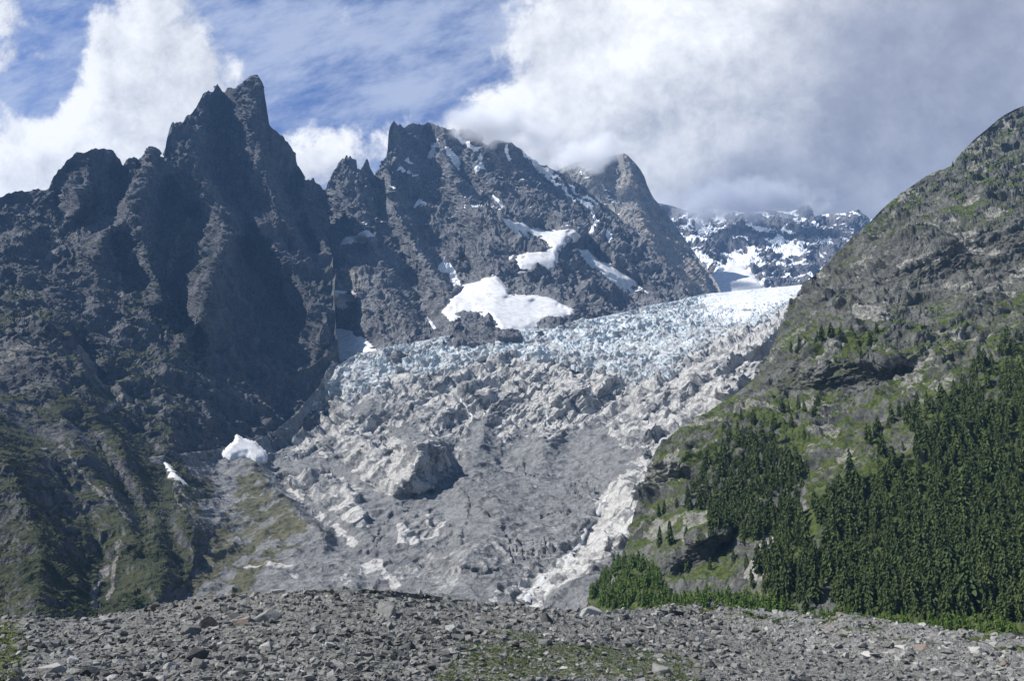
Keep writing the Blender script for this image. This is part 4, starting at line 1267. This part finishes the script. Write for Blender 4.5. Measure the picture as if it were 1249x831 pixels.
PEB = []
for k in range(8):
    me_ = stone_mesh(700 + k, 9 + k % 3, .55)
    PEB.append(tri_arrays(me_)); bpy.data.meshes.remove(me_)
for sh_, S, n in (('M', MO, 42000), ('B', BK, 14000)):
    a = np.interp(S.x, S.top[:, 0], S.top[:, 1])
    ok = np.where((S.x > -60) & (S.x < 1310) & (S.y < 842))[0]
    # rows are denser in depth near the crest, so pick evenly over the ground the photo shows
    pick = rng.choice(ok, n)
    w = np.minimum(1.1 * (1 - rng.random(n)) ** (-1 / 1.6), 11) * (1 + .6 * np.clip((S.y[pick] - 735) / 100, 0, 1)) * (.8 if sh_ == 'B' else 1)
    scree = (sh_ == 'M') & (S.M[pick, 2] > .22) & (S.x[pick] > 830)
    w = np.where(scree, w * .7, w)
    grassy = S.M[pick, 0] > .45
    w = np.where(grassy, w * .6, w)
    s = w / F * S.P[pick, 1]
    R = rot_mats(n, .35)
    items = [(int(rng.integers(8)), R[i] * s[i], S.P[pick[i]] + (rng.normal(0, .15), rng.normal(0, .3), s[i] * .08), rng.random() ** 1.3) for i in range(n)]
    V, Fc, T = merge(items, PEB)
    me_ = mesh_from('rubble', V, Fc, {'mask': T})
    link('rubble', me_, M_STONE, 'stuff', 'loose grey rubble of the moraine mound' if sh_ == 'M' else 'loose pale rubble of the right hand bank', 'rubble')


# ------------------------------------------------------------------ trees
def leaf_mat(name, a, b):
    m = bpy.data.materials.new(name)
    m.use_nodes = True
    t = NT(m.node_tree)
    bs = t.n['Principled BSDF']
    bs.inputs['Roughness'].default_value = .75
    bs.inputs['Specular IOR Level'].default_value = .2
    oi = t.n.new('ShaderNodeObjectInfo')
    sep = t.n.new('ShaderNodeSeparateColor'); t.put(t.attr('mask').outputs['Color'], sep.inputs[0])
    p = pos_nodes(t)
    n = t.noise(p, .35, 3, .6)
    c = t.mix(t.math('ADD', t.mul(oi.outputs['Random'], .5), t.mul(sep.outputs[0], .5)), a, b)
    c = t.mix(t.mul(t.ss(n, .35, .65), .5), c, tuple(v * .55 for v in a))
    t.put(c, bs.inputs['Base Color'])
    return m


M_NEEDLE = leaf_mat('dark_needles', (.034, .058, .017), (.100, .130, .038))
M_LARCH = leaf_mat('light_needles', (.075, .135, .022), (.125, .185, .036))
M_SHRUB = leaf_mat('shrub_leaves', (.045, .085, .018), (.08, .125, .03))
M_BARK = bpy.data.materials.new('bark')
M_BARK.use_nodes = True
_t = NT(M_BARK.node_tree)
_t.put(_t.mix(_t.noise(pos_nodes(_t), 3.0, 4), (.06, .05, .042), (.13, .11, .095)), _t.n['Principled BSDF'].inputs['Base Color'])


def conifer(seed, levels=15, per=9, slim=.19, leaf=.085, shape=.8):
    """unit-height crown of drooping branch sprays (quads) and a tapered trunk"""
    r = np.random.default_rng(seed)
    V, Fq = [], []
    lean = r.normal(0, .012, 2)
    for i in range(levels):
        z = .10 + .88 * (i + .2) / levels
        env = slim * min(1, (1 - z) ** shape * 1.25 + .03) * (1 if z > .22 else .55 + 2 * (z - .0))
        k = max(3, int(per * (env / slim) ** .6 + 1.5))
        ph = r.uniform(0, 6.28)
        for j in range(k):
            if r.random() < .10: continue
            a = ph + 6.283 * j / k + r.normal(0, .25)
            L = env * r.uniform(.65, 1.22)
            zz = z + r.normal(0, .012)
            d = np.array([math.cos(a), math.sin(a), 0]); sd = np.array([-d[1], d[0], 0])
            droop = -L * r.uniform(.25, .7)
            base = np.array([lean[0] * zz * 4, lean[1] * zz * 4, zz])
            w = leaf * r.uniform(.6, 1.1) * (.45 + .75 * env / slim)
            for t0, t1, ww0, ww1 in ((.02, .6, .35, 1.0), (.45, 1.0, .95, .25)):
                p0 = base + d * L * t0 + (0, 0, droop * t0 + .012); p1 = base + d * L * t1 + (0, 0, droop * t1 * 1.05)
                up = np.array([0, 0, r.normal(0, .018)])
                n0 = len(V)
                V += [p0 - sd * w * ww0 * .5 + up, p0 + sd * w * ww0 * .5 - up, p1 + sd * w * ww1 * .5 - up - (0, 0, .012), p1 - sd * w * ww1 * .5 + up - (0, 0, .012)]
                Fq.append([n0, n0 + 1, n0 + 2, n0 + 3])
            # hanging curtain that gives the spray its depth
            n0 = len(V)
            p0 = base + d * L * .15; p1 = base + d * L * .95 + (0, 0, droop)
            h = leaf * .55 * r.uniform(.6, 1.2)
            V += [p0, p1, p1 - (0, 0, h * .4), p0 + d * L * .25 + (0, 0, droop * .3 - h)]
            Fq.append([n0, n0 + 1, n0 + 2, n0 + 3])
    n0 = len(V)
    V += [np.array([lean[0] * 4, lean[1] * 4, 1.0]), np.array([.012, .01, .9]), np.array([-.012, .01, .9]), np.array([0, -.014, .9])]
    Fq += [[n0, n0 + 1, n0 + 2, n0 + 3]]
    tv, tf = [], []
    for zz, rr in ((0, .016), (.3, .012), (.95, .003)):
        for j in range(6): tv.append((math.cos(j * 1.047) * rr + lean[0] * zz * 4, math.sin(j * 1.047) * rr + lean[1] * zz * 4, zz))
    for l in range(2):
        for j in range(6): tf.append((l * 6 + j, l * 6 + (j + 1) % 6, l * 6 + 6 + (j + 1) % 6, l * 6 + 6 + j))
    return np.array(V), np.array(Fq), np.array(tv), np.array(tf)


PINES = [conifer(40 + k, 16 + k % 3, 11, .145 + .02 * (k % 4), .07, .5 + .09 * (k % 3)) for k in range(8)]
LARCH = [conifer(80 + k, 13, 8, .20 + .02 * (k % 3), .09, .55) for k in range(5)]


def tree_protos(name, protos, lm):
    out = []
    for V, Fq, tv, tf in protos:
        c = mesh_from('crown', V, Fq, {'mask': np.full((len(V), 3), .5)}); c.materials.append(lm)
        k = mesh_from('trunk', tv, tf); k.materials.append(M_BARK)
        out.append((c, k))
    return out


P_PINE, P_LARCH = tree_protos('pine', PINES, M_NEEDLE), tree_protos('larch', LARCH, M_LARCH)


def plant_tree(name, pr, P, H, label, cat, group):
    root = bpy.data.objects.new(name, None)
    root.empty_display_size = 1
    COL.objects.link(root)
    root.location = P
    s = H
    w = random.uniform(.85, 1.25)
    root.scale = (s * w, s * w, s)
    root.rotation_euler = (0, 0, random.uniform(0, 6.28))
    root['label'] = label; root['category'] = cat
    if group: root['group'] = group
    for nm, me in zip(('crown', 'trunk'), pr[random.randrange(len(pr))]):
        c = bpy.data.objects.new(nm, me)
        COL.objects.link(c)
        c.parent = root
    return root


HL = SH['hill']
fHL, fVL, fLF = HL.sampler(), VAL.sampler(), SH['left'].sampler()


def scatter(poly, n, mind, seed):
    r = np.random.default_rng(seed)
    poly = np.array(poly, float)
    lo, hi = poly.min(0), poly.max(0)
    cand = r.uniform(lo, hi, (n * 12, 2))
    sd = inpoly(cand[:, 0], cand[:, 1], poly)
    cand = cand[sd > 0]
    out = []
    grid = {}
    for c in cand:
        g = (int(c[0] // mind), int(c[1] // mind))
        if any((c[0] - q[0]) ** 2 + ((c[1] - q[1]) * 1.15) ** 2 < mind ** 2 for a in (-1, 0, 1) for b in (-1, 0, 1) for q in grid.get((g[0] + a, g[1] + b), ())): continue
        grid.setdefault(g, []).append(c); out.append(c)
        if len(out) >= n: break
    return out


STAND = [(833, 618), (848, 590), (862, 570), (880, 545), (905, 530), (935, 528), (955, 545), (972, 560), (990, 575), (985, 600), (965, 612), (985, 625), (975, 645), (935, 640), (915, 655), (890, 655), (870, 645), (880, 610), (862, 615)]
GAPS = [[(975, 600), (1000, 560), (1035, 560), (1060, 575), (1040, 600), (1010, 622), (985, 645), (965, 660), (955, 640)], [(985, 596), (1022, 594), (1018, 616), (985, 622)], [(1036, 560), (1062, 560), (1072, 600), (1042, 606), (1030, 590)], [(1225, 545), (1249, 530), (1249, 560), (1232, 566)], [(1205, 480), (1222, 478), (1222, 500), (1205, 500)], [(1090, 620), (1115, 612), (1112, 628)]]
pines = []      # (px, py, H, stand)
for c in scatter(FOREST, 1700, 5.8, 11):
    if fbm(np.array([[c[0] / 45., c[1] / 45., .4]]), 3, seed=210)[0] > .22 and random.random() < .8 and c[1] < 690 and c[0] < 1120: continue
    if any(inpoly(np.array([c[0]]), np.array([c[1]]), g)[0] > 0 and random.random() < .85 for g in GAPS): continue
    if c[0] < 1330: pines.append((c[0], c[1], max(9, random.gauss(17.5, 5.0)), 'forest'))
for c in scatter(STAND, 190, 6.6, 12): pines.append((c[0], c[1] + 12, max(10, random.gauss(18.5, 4.0)), 'stand'))
LEDGE = [(967, 430, 17), (983, 430, 21), (1001, 426, 21), (1009, 427, 23), (1018, 424, 24), (1027, 422, 20), (1042, 418, 18), (1070, 412, 18), (1066, 424, 17), (1055, 445, 14)]
LEDGE_LAB = ['small dark tree at the left end of the grassy ledge', 'bushy dark tree beside the small one at the ledge left end', 'first tree from the left in the clump on the grassy ledge', 'second tree from the left in the clump on the grassy ledge', 'third and tallest tree in the clump on the grassy ledge',
             'last tree on the right of the clump on the grassy ledge', 'single pointed tree on bright grass right of the ledge clump', 'upper one of the two trees at the right end of the ledge', 'lower one of the two trees at the right end of the ledge', 'short tree on the rock just below the grassy ledge']
UPPER = [(955, 505, 20), (963, 508, 16), (975, 502, 19), (985, 508, 18), (996, 518, 26), (968, 528, 18), (912, 528, 16), (924, 528, 19), (943, 545, 26), (948, 530, 22), (1000, 500, 16), (985, 540, 14)]
LONE = [(823, 672, 24), (808, 672, 20), (806, 636, 16), (812, 630, 17), (842, 700, 17), (838, 660, 12), (858, 668, 13), (806, 655, 10), (868, 700, 12), (915, 700, 14), (1040, 598, 32), (1048, 606, 26), (1164, 206, 14), (1170, 540, 16), (898, 690, 12), (960, 660, 18), (972, 668, 20)]
LONE_LAB = {0: 'round dark tree standing alone low on the mossy slope', 1: 'slim dark tree just left of the round lone tree', 12: 'tiny lone tree on the hill skyline', 10: 'tall slim pine at the upper left point of the forest', 11: 'slim pine right beside the tall one at the forest point'}


def put(px, py, H, label, group=None, kind='pine_tree'):
    i = fHL(px, py)
    P = HL.P[i] - (0, 0, .5)
    return plant_tree(kind, P_PINE if kind == 'pine_tree' else P_LARCH, P, H, label, 'tree', group)


for (px, py, h), lab in zip(LEDGE, LEDGE_LAB): put(px, py, h, lab, 'trees on the grassy ledge')
for k, (px, py, h) in enumerate(UPPER): put(px, py, h, 'dark pine on broken rock above the triangular stand', 'pines above the triangular stand')
for k, (px, py, h) in enumerate(LONE): put(px, py, h, LONE_LAB.get(k, 'scattered small pine on the mossy rock between the stand and forest'), 'scattered pines on the hill')
info = []
for px, py, H, st in pines:
    i = fHL(px, py)
    if i is None: continue
    P = HL.P[i]
    info.append((H / P[1] * (1 if 3 < px < 1246 and py < 800 else 0), px, py, H, st, P))
info.sort(key=lambda q: -q[0])
FOREST_LAB = {'forest': ['dark pine at the foot of the dense forest', 'dark pine in the middle of the dense forest', 'dark pine along the upper edge of the dense forest'], 'stand': 'dark pine in the triangular stand on the mossy slope'}
rest = []
for k, (a_, px, py, H, st, P) in enumerate(info):
    if k < 258 and a_ > 0:
        lab = FOREST_LAB['stand'] if st == 'stand' else FOREST_LAB['forest'][0 if py > 690 else 1 if py > 600 else 2]
        plant_tree('pine_tree', P_PINE, P - np.array((0, 0, .5)), H, lab, 'tree', 'pines of the dense forest' if st == 'forest' else 'pines of the triangular stand')
    else: rest.append((P, H))
R = rot_mats(len(rest), .02)
QM = [(np.concatenate([p[0], p[2]]), np.concatenate([p[1], p[3] + len(p[0])])) for p in PINES]
V, Fc, T = merge([(int(rng.integers(8)), R[i] @ np.diag([H * rng.uniform(.85, 1.25)] * 2 + [H]), P - np.array((0, 0, .5)), rng.random()) for i, (P, H) in enumerate(rest)], QM)
link('forest', mesh_from('forest', V, Fc, {'mask': T}), M_NEEDLE, 'stuff', 'dense dark pine forest covering the right hand slope', 'forest')
# young larches along the foot of the hill
YL = [[(724, 738), (732, 716), (752, 698), (770, 690), (790, 690), (806, 705), (815, 728), (800, 742), (740, 748)], [(800, 745), (815, 728), (850, 730), (915, 734), (965, 744), (1000, 752), (1060, 760), (1249, 782), (1249, 790), (1000, 765), (900, 760)]]
for k, poly in enumerate(YL):
    for c in scatter(poly, 120 if k == 0 else 175, 4.4 if k == 0 else 4.6, 20 + k):
        h = random.uniform(8.5, 14.5) if k == 0 else random.uniform(8, 13) if c[0] < 960 else random.uniform(5, 8.5)
        put(c[0], c[1], h, 'young light green larch in the patch beside the grey scree' if k == 0 else 'young light green larch in the strip along the forest foot', 'young larches of the patch' if k == 0 else 'young larches of the strip', 'larch_tree')


def shrub_mesh(seed):
    r = np.random.default_rng(seed)
    V, Fq = [], []
    for j in range(130):
        d = r.normal(size=3); d /= np.linalg.norm(d); d[2] = abs(d[2])
        c = d * (.25 + .25 * r.random()) * (1, 1, .85)
        a = r.normal(size=3); b = r.normal(size=3); s = .05 + .05 * r.random()
        a *= s / np.linalg.norm(a); b *= s / np.linalg.norm(b)
        n = len(V); V += [c - a, c - b, c + a, c + b]; Fq.append([n, n + 1, n + 2, n + 3])
    return np.array(V), np.array(Fq)


SHR = [shrub_mesh(k) for k in range(4)]
SHM = [mesh_from('foliage', v, f, {'mask': np.full((len(v), 3), .5)}) for v, f in SHR]
for m_ in SHM: m_.materials.append(M_SHRUB)


def shrub(sheet, f, px, py, w_px, label, group='green shrubs'):
    P = sheet.P[f(px, py)]
    o = bpy.data.objects.new('shrub', random.choice(SHM))
    COL.objects.link(o)
    s = w_px / F * P[1]
    o.location = P; o.scale = (s, s, s * random.uniform(.6, .9)); o.rotation_euler = (0, 0, random.uniform(0, 6))
    o['label'] = label; o['category'] = 'shrub'; o['group'] = group


shrub(BK, fBK, 1211, 817, 13, 'round dark green shrub on the right hand bank')
shrub(BK, fBK, 1226, 819, 9, 'smaller green shrub right of the round one on the bank')
shrub(BK, fBK, 947, 764, 12, 'dark green shrub at the left end of the bank')
shrub(BK, fBK, 1030, 783, 9, 'low shrub behind the tan block on the bank')
shrub(BK, fBK, 912, 752, 16, 'bright green shrub on the bank crest in front of the larches')
for k in range(46):
    px = random.uniform(62, 200); shrub(SH['left'], fLF, px, random.uniform(742, 764) - .05 * (px - 60), random.uniform(6, 13), 'bright green shrub at the foot of the dark mountain behind the moraine', 'shrubs at the mountain foot')
# grass tufts between the stones
def tuft(seed):
    r = np.random.default_rng(seed)
    V, Fq = [], []
    for j in range(12):
        a = r.uniform(0, 6.28); d = np.array([math.cos(a), math.sin(a), 0]) * r.uniform(.05, .5)
        o = r.normal(0, .25, 3) * (1, 1, 0); w = np.array([-d[1], d[0], 0]) * .25 + (.03, 0, 0)
        n = len(V); V += [o - w, o + w, o + d + (0, 0, r.uniform(.25, .6))]; Fq.append([n, n + 1, n + 2])
    return np.array(V), np.array(Fq)


TU = [tuft(k) for k in range(5)]
items = []
for S, n, th in ((MO, 5200, .35), (BK, 1200, .3)):
    ok = np.where((S.x > -40) & (S.x < 1290) & (S.y < 842) & (S.M[:, 0] > th))[0]
    pick = rng.choice(ok, n)
    for i in pick:
        s = rng.uniform(2.5, 6.0) / F * S.P[i, 1]
        a = rng.uniform(0, 6.28)
        items.append((int(rng.integers(5)), np.array([[math.cos(a), -math.sin(a), 0], [math.sin(a), math.cos(a), 0], [0, 0, .8]]) * s, S.P[i], rng.random()))
V, Fc, T = merge(items, TU)
link('grass', mesh_from('grass', V, Fc, {'mask': T}), M_SHRUB, 'stuff', 'grass and herbs growing between the moraine stones', 'grass')

# meltwater
M_WATER = bpy.data.materials.new('white_water')
M_WATER.use_nodes = True
_t = NT(M_WATER.node_tree)
_t.put(_t.mix(_t.noise(pos_nodes(_t), .4, 4), (.42, .42, .41), (.6, .6, .6)), _t.n['Principled BSDF'].inputs['Base Color'])
_t.n['Principled BSDF'].inputs['Roughness'].default_value = .35


def ribbon(name, line, w, label, cat, kind=None):
    line = np.array(line, float)
    L = np.r_[0, np.cumsum(np.hypot(*np.diff(line, axis=0).T))]
    s = np.arange(0, L[-1], 1.0)
    px = np.interp(s, L, line[:, 0]) + 1.2 * fbm(np.stack([s / 6, 0 * s, 0 * s], 1), 3, seed=150); py = np.interp(s, L, line[:, 1])
    ids = [fVL(a, b) for a, b in zip(px, py)]
    C = VAL.P[ids]; N = VAL.N[ids]
    for _ in range(2): C[1:-1] = (C[:-2] + 2 * C[1:-1] + C[2:]) / 4
    T = np.gradient(C, axis=0); S = np.cross(T, N); S /= np.linalg.norm(S, axis=1, keepdims=True) + 1e-9
    ww = (w * (.7 + .6 * rng.random(len(s))))[:, None]
    V = np.concatenate([C + S * ww + N * .3, C + N * 2.2, C - S * ww + N * .3]); n = len(s)
    i = np.arange(n - 1)
    Fc = np.concatenate([np.stack([i, i + 1, i + 1 + n, i + n], 1), np.stack([i + n, i + 1 + n, i + 1 + 2 * n, i + 2 * n], 1)])
    o = link(name, mesh_from(name, V, Fc, None, True), M_WATER, kind, label, cat)


ribbon('stream', [(742, 610), (728, 632), (712, 655), (698, 672), (690, 690), (672, 706), (656, 722), (643, 735)], 3.2, 'white meltwater stream tumbling down beside the pale rock', 'stream', 'structure')
ribbon('waterfall', [(556, 478), (566, 492), (574, 505), (577, 520)], 2.6, 'thin white waterfall on the slabs left of the middle', 'waterfall')
ribbon('waterfall', [(680, 478), (672, 492), (668, 505), (664, 526)], 2.6, 'thin white waterfall above the pale sand cone', 'waterfall')
# ------------------------------------------------------------------ cloud hanging on the summits, and the air
def box_mesh(name, lo, hi):
    x0, y0, z0 = lo; x1, y1, z1 = hi
    v = [(x0, y0, z0), (x1, y0, z0), (x1, y1, z0), (x0, y1, z0), (x0, y0, z1), (x1, y0, z1), (x1, y1, z1), (x0, y1, z1)]
    return mesh_from(name, v, [(0, 3, 2, 1), (4, 5, 6, 7), (0, 1, 5, 4), (1, 2, 6, 5), (2, 3, 7, 6), (3, 0, 4, 7)])


def cloud(px, py, D, hw, hd, hh, dens, label, seed, tone=(.985, .988, 1)):
    m = bpy.data.materials.new('cloud_vapour')
    m.use_nodes = True
    t = NT(m.node_tree)
    t.n.clear()
    tc = t.n.new('ShaderNodeTexCoord')
    g = tc.outputs['Object']
    r = t.vec('LENGTH', t.vec('MULTIPLY', g, (1 / hw, 1 / hd, 1 / hh)))
    n = t.noise(t.vec('ADD', g, (seed * 911., 0, 0)), 1 / 230., 5, .6)
    d = t.ss(t.add(t.sub(1.0, r), t.mul(t.sub(n, .5), 2.6)), .10, .85)
    d = t.mul(d, t.ss(r, 1.0, .8))
    pv = t.n.new('ShaderNodeVolumePrincipled')
    pv.inputs['Color'].default_value = (*tone, 1)
    pv.inputs['Anisotropy'].default_value = 0.0
    t.put(t.mul(d, dens), pv.inputs['Density'])
    out = t.n.new('ShaderNodeOutputMaterial')
    t.l.new(pv.outputs[0], out.inputs['Volume'])
    o = link('cloud', box_mesh('cloud', (-hw, -hd, -hh), (hw, hd, hh)), m, 'stuff', label, 'cloud')
    o.location = at(px, py, D)
    return o


cloud(610, 156, 4330, 420, 300, 125, .014, 'white cloud veiling the summit ridge of the central massif', 1)
cloud(716, 186, 5080, 330, 300, 125, .012, 'white cloud draped over the pointed back peak', 2)
cloud(905, 246, 6450, 950, 420, 210, .008, 'grey cloud lying on the far snowy ridge', 3, (.70, .72, .78))

hz = bpy.data.materials.new('haze_air')
hz.use_nodes = True
_t = NT(hz.node_tree)
_t.n.clear()
_pv = _t.n.new('ShaderNodeVolumePrincipled')
_pv.inputs['Color'].default_value = (.28, .54, 1.0, 1)
_pv.inputs['Density'].default_value = 3.2e-5
_o = _t.n.new('ShaderNodeOutputMaterial')
_t.l.new(_pv.outputs[0], _o.inputs['Volume'])
ZT = max(float(s_.V[:, 2].max()) for s_ in SH.values()) + 30
link('haze', box_mesh('haze', (-9100, -3100, -250), (9100, 9100, ZT)), hz, 'stuff', 'thin blue air between the camera and the far peaks', 'haze')
